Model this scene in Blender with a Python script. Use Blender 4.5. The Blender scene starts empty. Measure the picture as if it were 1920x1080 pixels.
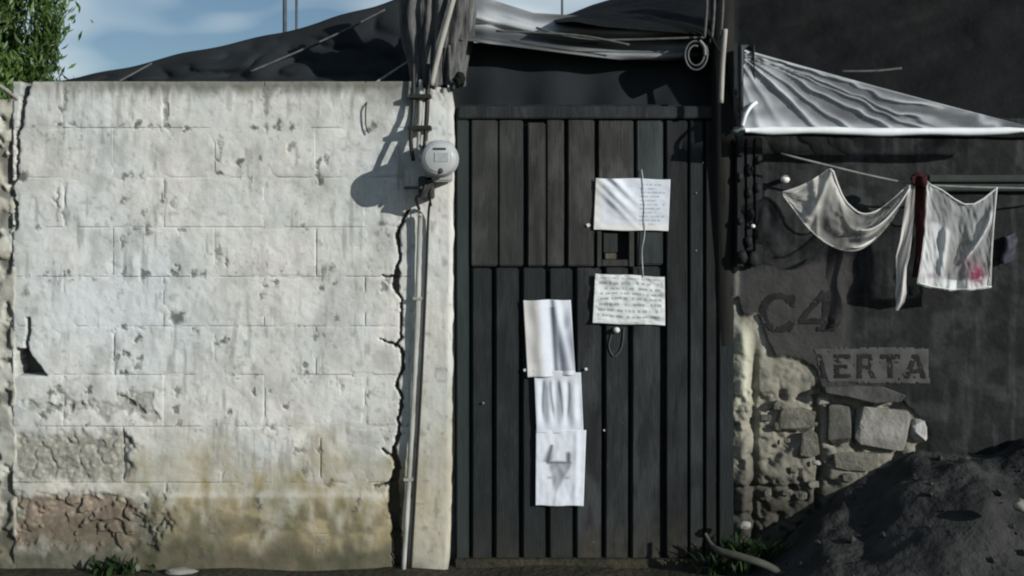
import bpy, bmesh, math, random
import numpy as np
from mathutils import Vector, noise as mnoise

random.seed(7)
SC = bpy.context.scene
COL = SC.collection
R = math.radians

# ------------------------------------------------------------------ camera, sky, sun, exposure
DIST, ZC, FPX, YH = 5.0, 1.35, 2325.0, 438.0       # camera distance / height, focal length in photo pixels, horizon row
cam = bpy.data.cameras.new('camera')
cam.sensor_width = 36.0
cam.lens = FPX / 1920.0 * 36.0
cam.shift_y = -(540.0 - YH) / 1920.0
cam.clip_start, cam.clip_end = 0.05, 5000.0
camo = bpy.data.objects.new('camera', cam)
camo.location = (0, -DIST, ZC)
camo.rotation_euler = (R(90), 0, 0)
COL.objects.link(camo)
SC.camera = camo

AZ, EL = R(52), R(17)
SUN = Vector((math.sin(AZ) * math.cos(EL), -math.cos(AZ) * math.cos(EL), math.sin(EL)))
world = bpy.data.worlds.new('World')
SC.world = world
world.use_nodes = True
wn, wl = world.node_tree.nodes, world.node_tree.links
wn.clear()
w_out = wn.new('ShaderNodeOutputWorld')
w_bg = wn.new('ShaderNodeBackground'); w_bg.inputs['Strength'].default_value = 0.055
w_sky = wn.new('ShaderNodeTexSky'); w_sky.sky_type = 'NISHITA'; w_sky.sun_disc = False
w_sky.sun_elevation = EL
w_sky.sun_rotation = math.atan2(SUN.x, SUN.y)
w_sky.dust_density = 0.3; w_sky.ozone_density = 3.0
w_tc = wn.new('ShaderNodeTexCoord')
w_map = wn.new('ShaderNodeMapping'); w_map.inputs['Scale'].default_value = (1.0, 1.0, 3.2)
w_map.inputs['Location'].default_value = (4.442, 7.546, 1.175)
w_no = wn.new('ShaderNodeTexNoise'); w_no.inputs['Scale'].default_value = 5.0; w_no.inputs['Detail'].default_value = 2.2
w_ra = wn.new('ShaderNodeValToRGB')
w_ra.color_ramp.elements[0].position = 0.48; w_ra.color_ramp.elements[1].position = 0.68
w_mix = wn.new('ShaderNodeMixRGB'); w_mix.inputs[2].default_value = (8.6, 9.9, 10.6, 1)
wl.new(w_tc.outputs['Generated'], w_map.inputs['Vector'])
wl.new(w_map.outputs['Vector'], w_no.inputs['Vector'])
wl.new(w_no.outputs['Fac'], w_ra.inputs['Fac'])
wl.new(w_ra.outputs['Color'], w_mix.inputs[0])
wl.new(w_sky.outputs['Color'], w_mix.inputs[1])
wl.new(w_mix.outputs['Color'], w_bg.inputs['Color'])
wl.new(w_bg.outputs['Background'], w_out.inputs['Surface'])

sun = bpy.data.lights.new('sun', 'SUN')
sun.energy = 3.4; sun.angle = R(0.6); sun.color = (1.0, 0.975, 0.93)
suno = bpy.data.objects.new('sun', sun)
suno.rotation_euler = SUN.to_track_quat('Z', 'Y').to_euler()
suno.location = SUN * 30
COL.objects.link(suno)

SC.view_settings.view_transform = 'Standard'
SC.view_settings.look = 'None'
SC.view_settings.gamma = 1.0
SC.view_settings.use_curve_mapping = False
SC.view_settings.exposure = 0.38
SC.render.engine = 'CYCLES'
SC.cycles.pixel_filter_type = 'BLACKMAN_HARRIS'
SC.cycles.filter_width = 2.1
SC.cycles.max_bounces = 8
SC.cycles.transparent_max_bounces = 16

# ------------------------------------------------------------------ helpers
def P(px, py, Y=0.0):
    """the point of the place that stands Y metres behind the wall plane at photo column px, row py"""
    k = (DIST + Y) / FPX
    return Vector(((px - 960.0) * k, Y, ZC - (py - YH) * k))

def tag(o, label=None, cat=None, group=None, kind=None):
    if label: o['label'] = label
    if cat: o['category'] = cat
    if group: o['group'] = group
    if kind: o['kind'] = kind
    return o

def empty(name, loc, label, cat, group=None):
    o = bpy.data.objects.new(name, None)
    o.location = loc
    o.empty_display_size = 0.05
    COL.objects.link(o)
    return tag(o, label, cat, group)

def link(name, me, m=None, parent=None, smooth=True):
    """links a mesh given in world coordinates; a child keeps its world place"""
    o = bpy.data.objects.new(name, me)
    if m is not None: me.materials.append(m)
    if smooth:
        me.polygons.foreach_set('use_smooth', [True] * len(me.polygons))
    COL.objects.link(o)
    if parent is not None:
        o.parent = parent
        off = Vector(parent.location)
        q = parent.parent
        while q is not None:
            off += Vector(q.location); q = q.parent
        o.location = -off
    return o

def mesh_obj(name, verts, faces, m=None, parent=None, smooth=True):
    me = bpy.data.meshes.new(name)
    me.from_pydata([tuple(v) for v in verts], [], faces)
    me.update()
    return link(name, me, m, parent, smooth)

def set_attr(o, key, arr):
    """a colour attribute per vertex (n x 4)"""
    a = o.data.color_attributes.new(key, 'FLOAT_COLOR', 'POINT')
    full = np.zeros((len(o.data.vertices), 4), dtype=np.float32)
    full[:, 3] = 1
    n = min(len(full), len(arr))
    full[:n, :arr.shape[1]] = arr[:n]
    if n < len(full): full[n:] = full[n - 1]
    a.data.foreach_set('color', full.ravel())

def recenter(o, loc):
    """moves a top-level mesh object's origin to loc"""
    loc = Vector(loc)
    from mathutils import Matrix
    o.data.transform(Matrix.Translation(-loc))
    o.location = loc
    return o

TAB = np.random.RandomState(11).rand(256, 256)
def vnoise(x, y, seed=0):
    x = np.asarray(x, float) + seed * 17.31; y = np.asarray(y, float) + seed * 9.77
    xi = np.floor(x).astype(int); yi = np.floor(y).astype(int)
    fx = x - xi; fy = y - yi
    fx = fx * fx * (3 - 2 * fx); fy = fy * fy * (3 - 2 * fy)
    a = TAB[xi & 255, yi & 255]; b = TAB[(xi + 1) & 255, yi & 255]
    c = TAB[xi & 255, (yi + 1) & 255]; d = TAB[(xi + 1) & 255, (yi + 1) & 255]
    return (a * (1 - fx) + b * fx) * (1 - fy) + (c * (1 - fx) + d * fx) * fy
def fbm(x, y, seed=0, oct=4):
    s, a, t = 0, 1.0, 0
    for i in range(oct):
        s = s + a * vnoise(np.asarray(x) * 2 ** i, np.asarray(y) * 2 ** i, seed + i); t += a; a *= 0.5
    return s / t
def sstep(a, b, x):
    t = np.clip((np.asarray(x, float) - a) / (b - a), 0, 1)
    return t * t * (3 - 2 * t)
def sst(a, b, x):
    t = min(1, max(0, (x - a) / (b - a))); return t * t * (3 - 2 * t)
def mixt(a, b, t): return tuple(x * (1 - t) + y * t for x, y in zip(a, b))
def gauss(x, c, s): return math.exp(-((x - c) / s) ** 2)
def nz(u, v, s, k=0): return mnoise.noise(Vector((u * s, v * s, k)))
def interp(x, pts):
    xs = [p[0] for p in pts]; ys = [p[1] for p in pts]
    return np.interp(x, xs, ys)

def grid_faces(nu, nv, flip=False):
    f = []
    for j in range(nv - 1):
        for i in range(nu - 1):
            a = j * nu + i
            f.append((a, a + 1, a + nu + 1, a + nu) if not flip else (a, a + nu, a + nu + 1, a + 1))
    return f

def relief(name, xs, ys, depthfn, m, parent, back, attrs=None, Y0=0.0, xmap=None):
    """a closed slab whose front is a grid over photo columns xs and rows ys (on the plane Y0), pushed towards the street by depthfn (m)"""
    nu, nv = len(xs), len(ys)
    gx, gy = np.meshgrid(xs, ys)
    if xmap is not None: gx = xmap(gx, gy)
    d = depthfn(gx, gy)
    k = (DIST + Y0) / FPX
    X = (gx - 960) * k; Z = ZC - (gy - YH) * k; Y = Y0 - d
    V = np.stack([X.ravel(), Y.ravel(), Z.ravel()], 1)
    faces = grid_faces(nu, nv, flip=True)
    loop = [i for i in range(nu)] + [j * nu + nu - 1 for j in range(1, nv)] + \
           [(nv - 1) * nu + i for i in range(nu - 2, -1, -1)] + [j * nu for j in range(nv - 2, 0, -1)]
    n0 = nu * nv
    B = V[loop].copy(); B[:, 1] = Y0 + back
    V2 = np.concatenate([V, B])
    L = len(loop)
    for i in range(L):
        j = (i + 1) % L
        faces.append((loop[i], loop[j], n0 + j, n0 + i))
    faces.append(tuple(n0 + i for i in range(L)))
    o = mesh_obj(name, V2, faces, m, parent)
    if attrs is not None:
        for key, fn in attrs.items():
            A = fn(gx, gy).reshape(-1, 4)
            set_attr(o, key, np.concatenate([A, A[loop]]))
    return o

def sheet(name, fn, nu, nv, m, parent=None, thick=0.002, attrs=None):
    """cloth, tarp or paper: fn(u, v) gives points; a Solidify modifier gives the thickness"""
    us = np.linspace(0, 1, nu); vs = np.linspace(0, 1, nv)
    V, A = [], []
    for v in vs:
        for u in us:
            V.append(fn(u, v))
            if attrs: A.append(attrs(u, v))
    o = mesh_obj(name, V, grid_faces(nu, nv), m, parent)
    if attrs: set_attr(o, 'ink', np.array(A, dtype=np.float32))
    if thick:
        s = o.modifiers.new('thickness', 'SOLIDIFY'); s.thickness = thick; s.offset = 0
    return o

def tube(name, pts, rad, m, parent=None, seg=8, smooth_path=True, n=None):
    pts = [Vector(p) for p in pts]
    if smooth_path and len(pts) > 2:
        out = []
        q = [pts[0]] + pts + [pts[-1]]
        for i in range(1, len(q) - 2):
            for s in range(6):
                t = s / 6
                out.append(0.5 * ((2 * q[i]) + (q[i + 1] - q[i - 1]) * t + (2 * q[i - 1] - 5 * q[i] + 4 * q[i + 1] - q[i + 2]) * t * t
                                  + (3 * q[i] - q[i - 1] - 3 * q[i + 1] + q[i + 2]) * t ** 3))
        out.append(pts[-1]); pts = out
    N = len(pts)
    V, F = [], []
    up = Vector((0, 1, 0))
    for i, p in enumerate(pts):
        t = (pts[min(i + 1, N - 1)] - pts[max(i - 1, 0)]).normalized()
        a = t.cross(up)
        if a.length < 1e-3: a = t.cross(Vector((1, 0, 0)))
        a.normalize(); b = a.cross(t).normalized()
        r = rad if not callable(rad) else rad(i / max(N - 1, 1))
        for k in range(seg):
            w = 2 * math.pi * k / seg
            V.append(p + a * math.cos(w) * r + b * math.sin(w) * r)
    for i in range(N - 1):
        for k in range(seg):
            k2 = (k + 1) % seg
            F.append((i * seg + k, i * seg + k2, (i + 1) * seg + k2, (i + 1) * seg + k))
    F.append(tuple(range(seg - 1, -1, -1)))
    F.append(tuple((N - 1) * seg + k for k in range(seg)))
    return mesh_obj(name, V, F, m, parent)

def box(name, lo, hi, m, parent=None, bevel=0.004, jitter=0.0, cuts=0):
    bm = bmesh.new()
    bmesh.ops.create_cube(bm, size=1)
    lo, hi = Vector(lo), Vector(hi)
    for v in bm.verts:
        v.co = Vector((lo[i] + (v.co[i] + .5) * (hi[i] - lo[i]) for i in range(3)))
    if cuts:
        es = [e for e in bm.edges if abs((e.verts[0].co - e.verts[1].co).z) > 1e-5]
        bmesh.ops.subdivide_edges(bm, edges=es, cuts=cuts, use_grid_fill=True)
    if jitter:
        for v in bm.verts:
            v.co += Vector((mnoise.noise(v.co * 3.1), mnoise.noise(v.co * 3.3 + Vector((9, 0, 0))), mnoise.noise(v.co * 2.7 + Vector((0, 7, 0))))) * jitter
    if bevel:
        es = [e for e in bm.edges if len(e.link_faces) == 2 and e.calc_face_angle(0) > 0.6]
        bmesh.ops.bevel(bm, geom=es, offset=bevel, segments=2, affect='EDGES', clamp_overlap=True)
    bmesh.ops.recalc_face_normals(bm, faces=bm.faces)
    me = bpy.data.meshes.new(name); bm.to_mesh(me); bm.free()
    return link(name, me, m, parent, smooth=False)

def pbox(name, x0, x1, y0, y1, Yf, Yb, m, parent=None, **kw):
    """box seen at photo columns x0..x1, rows y0..y1 when its front is at Yf"""
    a = P(x0, y1, Yf); b = P(x1, y0, Yf)
    return box(name, (a.x, Yf, a.z), (b.x, Yb, b.z), m, parent, **kw)

def prism(name, poly, Yf, Yb, m, parent=None, bevel=0.0):
    """extruded photo-plane polygon (list of px,py seen at depth Yf)"""
    bm = bmesh.new()
    vs = [bm.verts.new(P(x, y, Yf)) for x, y in poly]
    f = bm.faces.new(vs)
    r = bmesh.ops.extrude_face_region(bm, geom=[f])
    for v in r['geom']:
        if isinstance(v, bmesh.types.BMVert): v.co.y = Yb
    if bevel:
        bmesh.ops.bevel(bm, geom=list(bm.edges), offset=bevel, segments=1, affect='EDGES', clamp_overlap=True)
    bmesh.ops.recalc_face_normals(bm, faces=bm.faces)
    me = bpy.data.meshes.new(name); bm.to_mesh(me); bm.free()
    return link(name, me, m, parent, smooth=False)

def rock(name, c, s, m, parent=None, seed=0, sub=3, rough=0.25, flat=None):
    bm = bmesh.new()
    bmesh.ops.create_icosphere(bm, subdivisions=sub, radius=1)
    c = Vector(c)
    for v in bm.verts:
        p = v.co.copy()
        if flat:   # squarish
            p = Vector([math.copysign(abs(q) ** flat, q) for q in p])
        n = mnoise.noise(v.co * 1.6 + Vector((seed * 3.7, seed, 0))) * rough + mnoise.noise(v.co * 4.5 + Vector((seed, 5, 2))) * rough * .35
        p = p * (1 + n)
        v.co = c + Vector((p.x * s[0], p.y * s[1], p.z * s[2]))
    me = bpy.data.meshes.new(name); bm.to_mesh(me); bm.free()
    return link(name, me, m, parent)

# ------------------------------------------------------------------ materials
def N(nt, typ, **kw):
    n = nt.nodes.new(typ)
    for k, v in kw.items(): setattr(n, k, v)
    return n
def new_mat(name):
    m = bpy.data.materials.new(name); m.use_nodes = True
    nt = m.node_tree
    b = nt.nodes['Principled BSDF']
    return m, nt, b
def mixc(nt, fac, a, b, mode='MIX'):
    n = N(nt, 'ShaderNodeMixRGB', blend_type=mode)
    for i, v in ((0, fac), (1, a), (2, b)):
        if hasattr(v, 'links'): nt.links.new(v, n.inputs[i])
        elif i == 0: n.inputs[0].default_value = v
        else: n.inputs[i].default_value = (*v, 1) if len(v) == 3 else v
    return n.outputs[0]
def noise_fac(nt, scale, detail=4, lo=0.35, hi=0.65, vec=None, stretch=None, rough=0.55):
    n = N(nt, 'ShaderNodeTexNoise'); n.inputs['Scale'].default_value = scale
    n.inputs['Detail'].default_value = detail; n.inputs['Roughness'].default_value = rough
    tc = N(nt, 'ShaderNodeNewGeometry')
    src = tc.outputs['Position']
    if stretch:
        mp = N(nt, 'ShaderNodeMapping'); mp.inputs['Scale'].default_value = stretch
        nt.links.new(src, mp.inputs['Vector']); src = mp.outputs['Vector']
    nt.links.new(src, n.inputs['Vector'])
    r = N(nt, 'ShaderNodeMapRange'); r.inputs[1].default_value = lo; r.inputs[2].default_value = hi
    nt.links.new(n.outputs['Fac'], r.inputs[0])
    return r.outputs[0]
def mul(nt, a, b):
    n = N(nt, 'ShaderNodeMath', operation='MULTIPLY')
    for i, v in enumerate((a, b)):
        if hasattr(v, 'links'): nt.links.new(v, n.inputs[i])
        else: n.inputs[i].default_value = v
    return n.outputs[0]
def bump(nt, b, h, strength=0.4, dist=0.004):
    n = N(nt, 'ShaderNodeBump'); n.inputs['Strength'].default_value = strength; n.inputs['Distance'].default_value = dist
    nt.links.new(h, n.inputs['Height']); nt.links.new(n.outputs['Normal'], b.inputs['Normal'])
def attr(nt, key):
    a = N(nt, 'ShaderNodeVertexColor'); a.layer_name = key
    s = N(nt, 'ShaderNodeSeparateColor'); nt.links.new(a.outputs['Color'], s.inputs[0])
    return s.outputs[0], s.outputs[1], s.outputs[2], a.outputs['Alpha'], a.outputs['Color']

def simple(name, col, col2=None, scale=12, rough=0.8, spec=0.2, bmp=0.3, bscale=60, stretch=None, metal=0.0, bdist=0.003, lo=.35, hi=.65):
    m, nt, b = new_mat(name)
    c2 = col2 or tuple(x * 0.6 for x in col)
    f = noise_fac(nt, scale, 5, lo, hi, stretch=stretch)
    nt.links.new(mixc(nt, f, col, c2), b.inputs['Base Color'])
    b.inputs['Roughness'].default_value = rough
    b.inputs['Specular IOR Level'].default_value = spec
    b.inputs['Metallic'].default_value = metal
    if bmp: bump(nt, b, noise_fac(nt, bscale, 4, 0, 1, stretch=stretch), bmp, bdist)
    return m

# whitewashed block wall: mask = (eroded, dark wet base, ochre, reddish); spot = (pits, top drips, grime, -)
def make_wall_mat():
    m, nt, b = new_mat('whitewashed_block')
    er, wet, och, red, _ = attr(nt, 'mask')
    pit, drip, grime, _a, _c = attr(nt, 'spot')
    f1 = noise_fac(nt, 2.6, 4)
    c = mixc(nt, f1, (0.655, 0.640, 0.590), (0.545, 0.575, 0.565))
    f2 = noise_fac(nt, 9, 5, 0.42, 0.75)
    c = mixc(nt, mul(nt, f2, 0.55), c, (0.395, 0.39, 0.355))
    f3 = noise_fac(nt, 7, 5, 0.52, 0.80, stretch=(6, 6, 0.55))           # faint vertical runs
    c = mixc(nt, mul(nt, f3, 0.45), c, (0.33, 0.34, 0.31))
    oi = N(nt, 'ShaderNodeObjectInfo')
    c = mixc(nt, mul(nt, oi.outputs['Random'], 0.22), c, (0.44, 0.45, 0.42))
    c = mixc(nt, mul(nt, _a, 0.75), c, (0.60, 0.655, 0.685))
    c = mixc(nt, mul(nt, grime, 0.85), c, (0.26, 0.265, 0.24))
    oc = mixc(nt, noise_fac(nt, 6, 4), (0.355, 0.295, 0.175), (0.210, 0.195, 0.105))
    c = mixc(nt, och, c, oc)
    # bare aggregate where the paint is gone
    v = N(nt, 'ShaderNodeTexVoronoi'); v.inputs['Scale'].default_value = 55
    g = N(nt, 'ShaderNodeNewGeometry'); nt.links.new(g.outputs['Position'], v.inputs['Vector'])
    r = N(nt, 'ShaderNodeMapRange'); r.inputs[1].default_value = 0.1; r.inputs[2].default_value = 0.6
    nt.links.new(v.outputs['Distance'], r.inputs[0])
    ec = mixc(nt, r.outputs[0], (0.36, 0.355, 0.31), (0.215, 0.21, 0.175))
    rc = mixc(nt, r.outputs[0], (0.275, 0.215, 0.165), (0.17, 0.130, 0.095))
    ec = mixc(nt, red, ec, rc)
    c = mixc(nt, er, c, ec)
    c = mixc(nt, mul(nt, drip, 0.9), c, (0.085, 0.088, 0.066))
    c = mixc(nt, pit, c, (0.085, 0.085, 0.075))
    # fine pinholes everywhere
    pn = noise_fac(nt, 85, 2, 0.70, 0.78)
    c = mixc(nt, mul(nt, pn, 0.7), c, (0.16, 0.16, 0.145))
    wc = mixc(nt, noise_fac(nt, 14, 5), (0.110, 0.096, 0.070), (0.058, 0.062, 0.040))
    c = mixc(nt, wet, c, wc)
    nt.links.new(c, b.inputs['Base Color'])
    b.inputs['Roughness'].default_value = 0.92
    b.inputs['Specular IOR Level'].default_value = 0.12
    g1 = noise_fac(nt, 70, 6, 0, 1, rough=.75); g2 = noise_fac(nt, 210, 3, .3, .7)
    ad = N(nt, 'ShaderNodeMath', operation='MULTIPLY_ADD'); nt.links.new(g2, ad.inputs[0]); ad.inputs[1].default_value = .12; nt.links.new(g1, ad.inputs[2])
    bump(nt, b, ad.outputs[0], 0.42, 0.006)
    return m
M_WALL = make_wall_mat()
M_GROUND = simple('dark_dirt', (0.050, 0.045, 0.032), (0.028, 0.028, 0.020), 5, 0.95, 0.1, 0.8, 30, bdist=.02)
M_CLOTH = simple('black_shade_cloth', (0.022, 0.026, 0.029), (0.013, 0.016, 0.018), 3.0, 0.9, 0.1, 0.3, 140)
M_CLOTH2 = simple('black_tarp', (0.0085, 0.0095, 0.0095), (0.0035, 0.004, 0.0042), 3.4, 0.8, 0.12, 0.6, 9, bdist=.03)
M_DARKWOOD = simple('old_dark_wood', (0.020, 0.019, 0.017), (0.010, 0.010, 0.009), 6, 0.85, 0.15, 0.6, 18, stretch=(8, 8, .6))
M_STICK = simple('bare_pale_stick', (0.36, 0.35, 0.31), (0.26, 0.25, 0.22), 12, 0.8, 0.2, 0.3, 50, stretch=(6, 6, .7))
M_ROPE = simple('pale_rope', (0.25, 0.25, 0.23), (0.17, 0.17, 0.16), 40, 0.9, 0.1, 0.4, 180)
M_ROPEDK = simple('weathered_rope', (0.11, 0.115, 0.11), (0.07, 0.075, 0.07), 40, 0.9, 0.1, 0.4, 180)
M_METAL = simple('meter_casing_grey', (0.40, 0.42, 0.42), (0.30, 0.32, 0.32), 18, 0.55, 0.4, 0.12, 60)
M_METERDK = simple('meter_dark', (0.05, 0.055, 0.055), None, 18, 0.6, 0.3, 0.1)
M_PIPE = simple('grey_conduit', (0.40, 0.405, 0.375), (0.22, 0.225, 0.20), 9, 0.7, 0.2, 0.15, 40, stretch=(4, 4, .8))
M_CABLE = simple('black_cable', (0.02, 0.021, 0.02), None, 10, 0.6, 0.3, 0)
M_NAIL = simple('pale_tape_bits', (0.62, 0.63, 0.62), (0.5, .5, .48), 30, 0.6, 0.3, 0)
M_NAILDK = simple('dull_nail', (0.22, 0.225, 0.22), (0.12, .12, .12), 30, 0.6, 0.3, 0)
M_RUST = simple('rusty_hasp', (0.06, 0.05, 0.04), (0.10, .085, .06), 30, 0.6, 0.3, .3)

def door_mat(name, a, b_, streak, s=0.35):
    m, nt, b = new_mat(name)
    f = noise_fac(nt, 5, 5, 0.35, 0.7, stretch=(7, 7, 0.5))
    c = mixc(nt, f, a, b_)
    f2 = noise_fac(nt, 11, 6, 0.52, 0.74, stretch=(3, 3, .7), rough=.7)
    c = mixc(nt, mul(nt, f2, s), c, streak)
    f3 = noise_fac(nt, 4.2, 5, 0.47, 0.66, stretch=(1.6, 1.6, .8))
    c = mixc(nt, mul(nt, f3, 0.62), c, tuple(x * 2.1 for x in a))
    f4 = noise_fac(nt, 9, 5, 0.52, 0.64, stretch=(2.2, 2.2, .5))
    c = mixc(nt, mul(nt, f4, 0.7), c, tuple(x * .35 for x in a))
    gp = N(nt, 'ShaderNodeNewGeometry'); sx = N(nt, 'ShaderNodeSeparateXYZ'); nt.links.new(gp.outputs['Position'], sx.inputs[0])
    mr = N(nt, 'ShaderNodeMapRange'); mr.inputs[1].default_value = .24; mr.inputs[2].default_value = .04; nt.links.new(sx.outputs['Z'], mr.inputs[0])
    c = mixc(nt, mul(nt, mul(nt, mr.outputs[0], noise_fac(nt, 20, 4, .3, .6)), .7), c, (0.055, 0.047, 0.032))
    f5 = noise_fac(nt, 60, 3, .70, .76)
    c = mixc(nt, mul(nt, f5, .55), c, (0.10, 0.105, 0.105))
    oi = N(nt, 'ShaderNodeObjectInfo')
    c = mixc(nt, mul(nt, oi.outputs['Random'], 0.75), c, tuple(x * k for x, k in zip(a, (.42, .55, .52))))
    nt.links.new(c, b.inputs['Base Color'])
    b.inputs['Roughness'].default_value = 0.7
    b.inputs['Specular IOR Level'].default_value = 0.2
    bump(nt, b, noise_fac(nt, 26, 5, 0, 1, stretch=(5, 5, .5)), 0.5, 0.004)
    return m
M_PLANK = door_mat('dark_door_sheet', (0.024, 0.0268, 0.0285), (0.012, 0.0138, 0.0145), (0.055, 0.060, 0.062), 0.8)
M_BROWN = door_mat('dark_brown_boards', (0.047, 0.046, 0.044), (0.021, 0.0205, 0.020), (0.018, 0.017, 0.015), 0.9)
M_TEAL = door_mat('blue_grey_plank', (0.040, 0.048, 0.049), (0.022, 0.027, 0.028), (0.08, 0.09, 0.09))
M_JAMB = door_mat('black_jamb_wood', (0.016, 0.018, 0.019), (0.009, 0.0095, 0.010), (0.045, 0.048, 0.050))

def ink_mat(name, rough=0.7, transl=0.0, base_alpha=False, tint=(1, 1, 1), bmp=0.2):
    """colour from the 'ink' attribute (printed or dyed colour, on some things with shade or highlights painted in), alpha of that attribute = how much of the weave lets light through"""
    m, nt, b = new_mat(name)
    a = N(nt, 'ShaderNodeVertexColor'); a.layer_name = 'ink'
    f = noise_fac(nt, 30, 4, .3, .8)
    c = mixc(nt, mul(nt, f, 0.22), a.outputs['Color'], mixc(nt, 1.0, a.outputs['Color'], (0.62, 0.64, 0.64), 'MULTIPLY'))
    nt.links.new(c, b.inputs['Base Color'])
    b.inputs['Roughness'].default_value = rough
    b.inputs['Specular IOR Level'].default_value = 0.2
    if bmp: bump(nt, b, noise_fac(nt, 55, 4, 0, 1), bmp, 0.004)
    out = nt.nodes['Material Output']
    sh = b.outputs[0]
    if transl:
        t = N(nt, 'ShaderNodeBsdfTranslucent'); nt.links.new(c, t.inputs['Color'])
        mx = N(nt, 'ShaderNodeMixShader'); mx.inputs[0].default_value = transl
        nt.links.new(sh, mx.inputs[1]); nt.links.new(t.outputs[0], mx.inputs[2]); sh = mx.outputs[0]
    if base_alpha:
        tr = N(nt, 'ShaderNodeBsdfTransparent')
        mx = N(nt, 'ShaderNodeMixShader')
        nt.links.new(a.outputs['Alpha'], mx.inputs[0])
        nt.links.new(tr.outputs[0], mx.inputs[1]); nt.links.new(sh, mx.inputs[2]); sh = mx.outputs[0]
    nt.links.new(sh, out.inputs['Surface'])
    return m
M_PAPER = ink_mat('printed_paper', 0.75, 0.08)
M_GAUZE = ink_mat('thin_washed_cloth', 0.9, 0.25, True, bmp=0.3)
M_FILM = ink_mat('clear_plastic_film', 0.32, 0.2, True, bmp=0.35)
M_GREYFILM = ink_mat('grey_plastic_tarp', 0.38, 0.12, False, bmp=0.4)
M_REDCLOTH = simple('dark_maroon_cloth', (0.045, 0.012, 0.014), (0.015, 0.008, 0.009), 14, 0.9, 0.1, 0.3, 80)
M_STONE = simple('pale_stone', (0.27, 0.265, 0.24), (0.16, 0.155, 0.135), 11, 0.9, 0.15, 0.8, 45, bdist=.01)
M_STONEDK = simple('grey_stone', (0.10, 0.098, 0.088), (0.05, 0.048, 0.042), 14, 0.9, 0.15, 0.8, 45, bdist=.01)
M_STONEDK2 = simple('earthy_stone', (0.15, 0.145, 0.12), (0.08, 0.076, 0.062), 16, 0.9, 0.15, 0.8, 50, bdist=.012)
M_SLAB = simple('grey_mortar_slab', (0.085, 0.085, 0.08), (0.05, .05, .047), 14, 0.9, 0.15, 0.7, 45, bdist=.01)
M_HEAP = simple('dark_soil_heap', (0.048, 0.048, 0.046), (0.022, 0.0225, 0.0225), 7.0, 0.95, 0.1, 0.9, 34, bdist=.015)
M_LETTER = simple('faded_black_paint', (0.012, 0.012, 0.012), (0.022, 0.021, 0.021), 24, 0.8, 0.15, 0.3)
M_BAND = simple('faded_grey_paint', (0.088, 0.086, 0.083), (0.055, 0.054, 0.052), 16, 0.85, 0.15, 0.4)
M_POLE = simple('far_pole_grey', (0.10, 0.115, 0.13), None, 2, 0.8, 0.1, 0)

def leaf_mat(name, a, b_):
    m, nt, b = new_mat(name)
    oi = N(nt, 'ShaderNodeVertexColor'); oi.layer_name = 'ink'
    s = N(nt, 'ShaderNodeSeparateColor'); nt.links.new(oi.outputs['Color'], s.inputs[0])
    c = mixc(nt, s.outputs[0], a, b_)
    nt.links.new(c, b.inputs['Base Color'])
    b.inputs['Roughness'].default_value = 0.5
    t = N(nt, 'ShaderNodeBsdfTranslucent'); nt.links.new(c, t.inputs['Color'])
    mx = N(nt, 'ShaderNodeMixShader'); mx.inputs[0].default_value = 0.3
    nt.links.new(b.outputs[0], mx.inputs[1]); nt.links.new(t.outputs[0], mx.inputs[2])
    nt.links.new(mx.outputs[0], nt.nodes['Material Output'].inputs['Surface'])
    return m
M_LEAF = leaf_mat('tree_leaf', (0.036, 0.080, 0.018), (0.125, 0.215, 0.045))
M_WEED = leaf_mat('weed_leaf', (0.010, 0.028, 0.008), (0.035, 0.065, 0.02))
M_BARK = simple('tree_bark', (0.05, 0.042, 0.03), None, 10, 0.9, 0.1, .6, 30)

# ------------------------------------------------------------------ the ground
gm = bpy.data.meshes.new('ground')
gv, gf = [], []
gx = [-900, -60, -12] + list(np.linspace(-4, 4, 81)) + [12, 60, 900]
gy = [-60, -14] + list(np.linspace(-1.2, 1.2, 25)) + [12, 80, 1500]
for y in gy:
    for x in gx:
        h = 0.0
        if abs(x) <= 4 and abs(y) < 1.2:
            h = 0.016 * mnoise.noise(Vector((x * 3, y * 3, 0))) + 0.008 * mnoise.noise(Vector((x * 11, y * 11, 3)))
        gv.append((x, y, h))
ground = mesh_obj('ground', gv, grid_faces(len(gx), len(gy)), M_GROUND)
tag(ground, 'dark bare dirt at the foot of the walls', None, None, 'structure')

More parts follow.
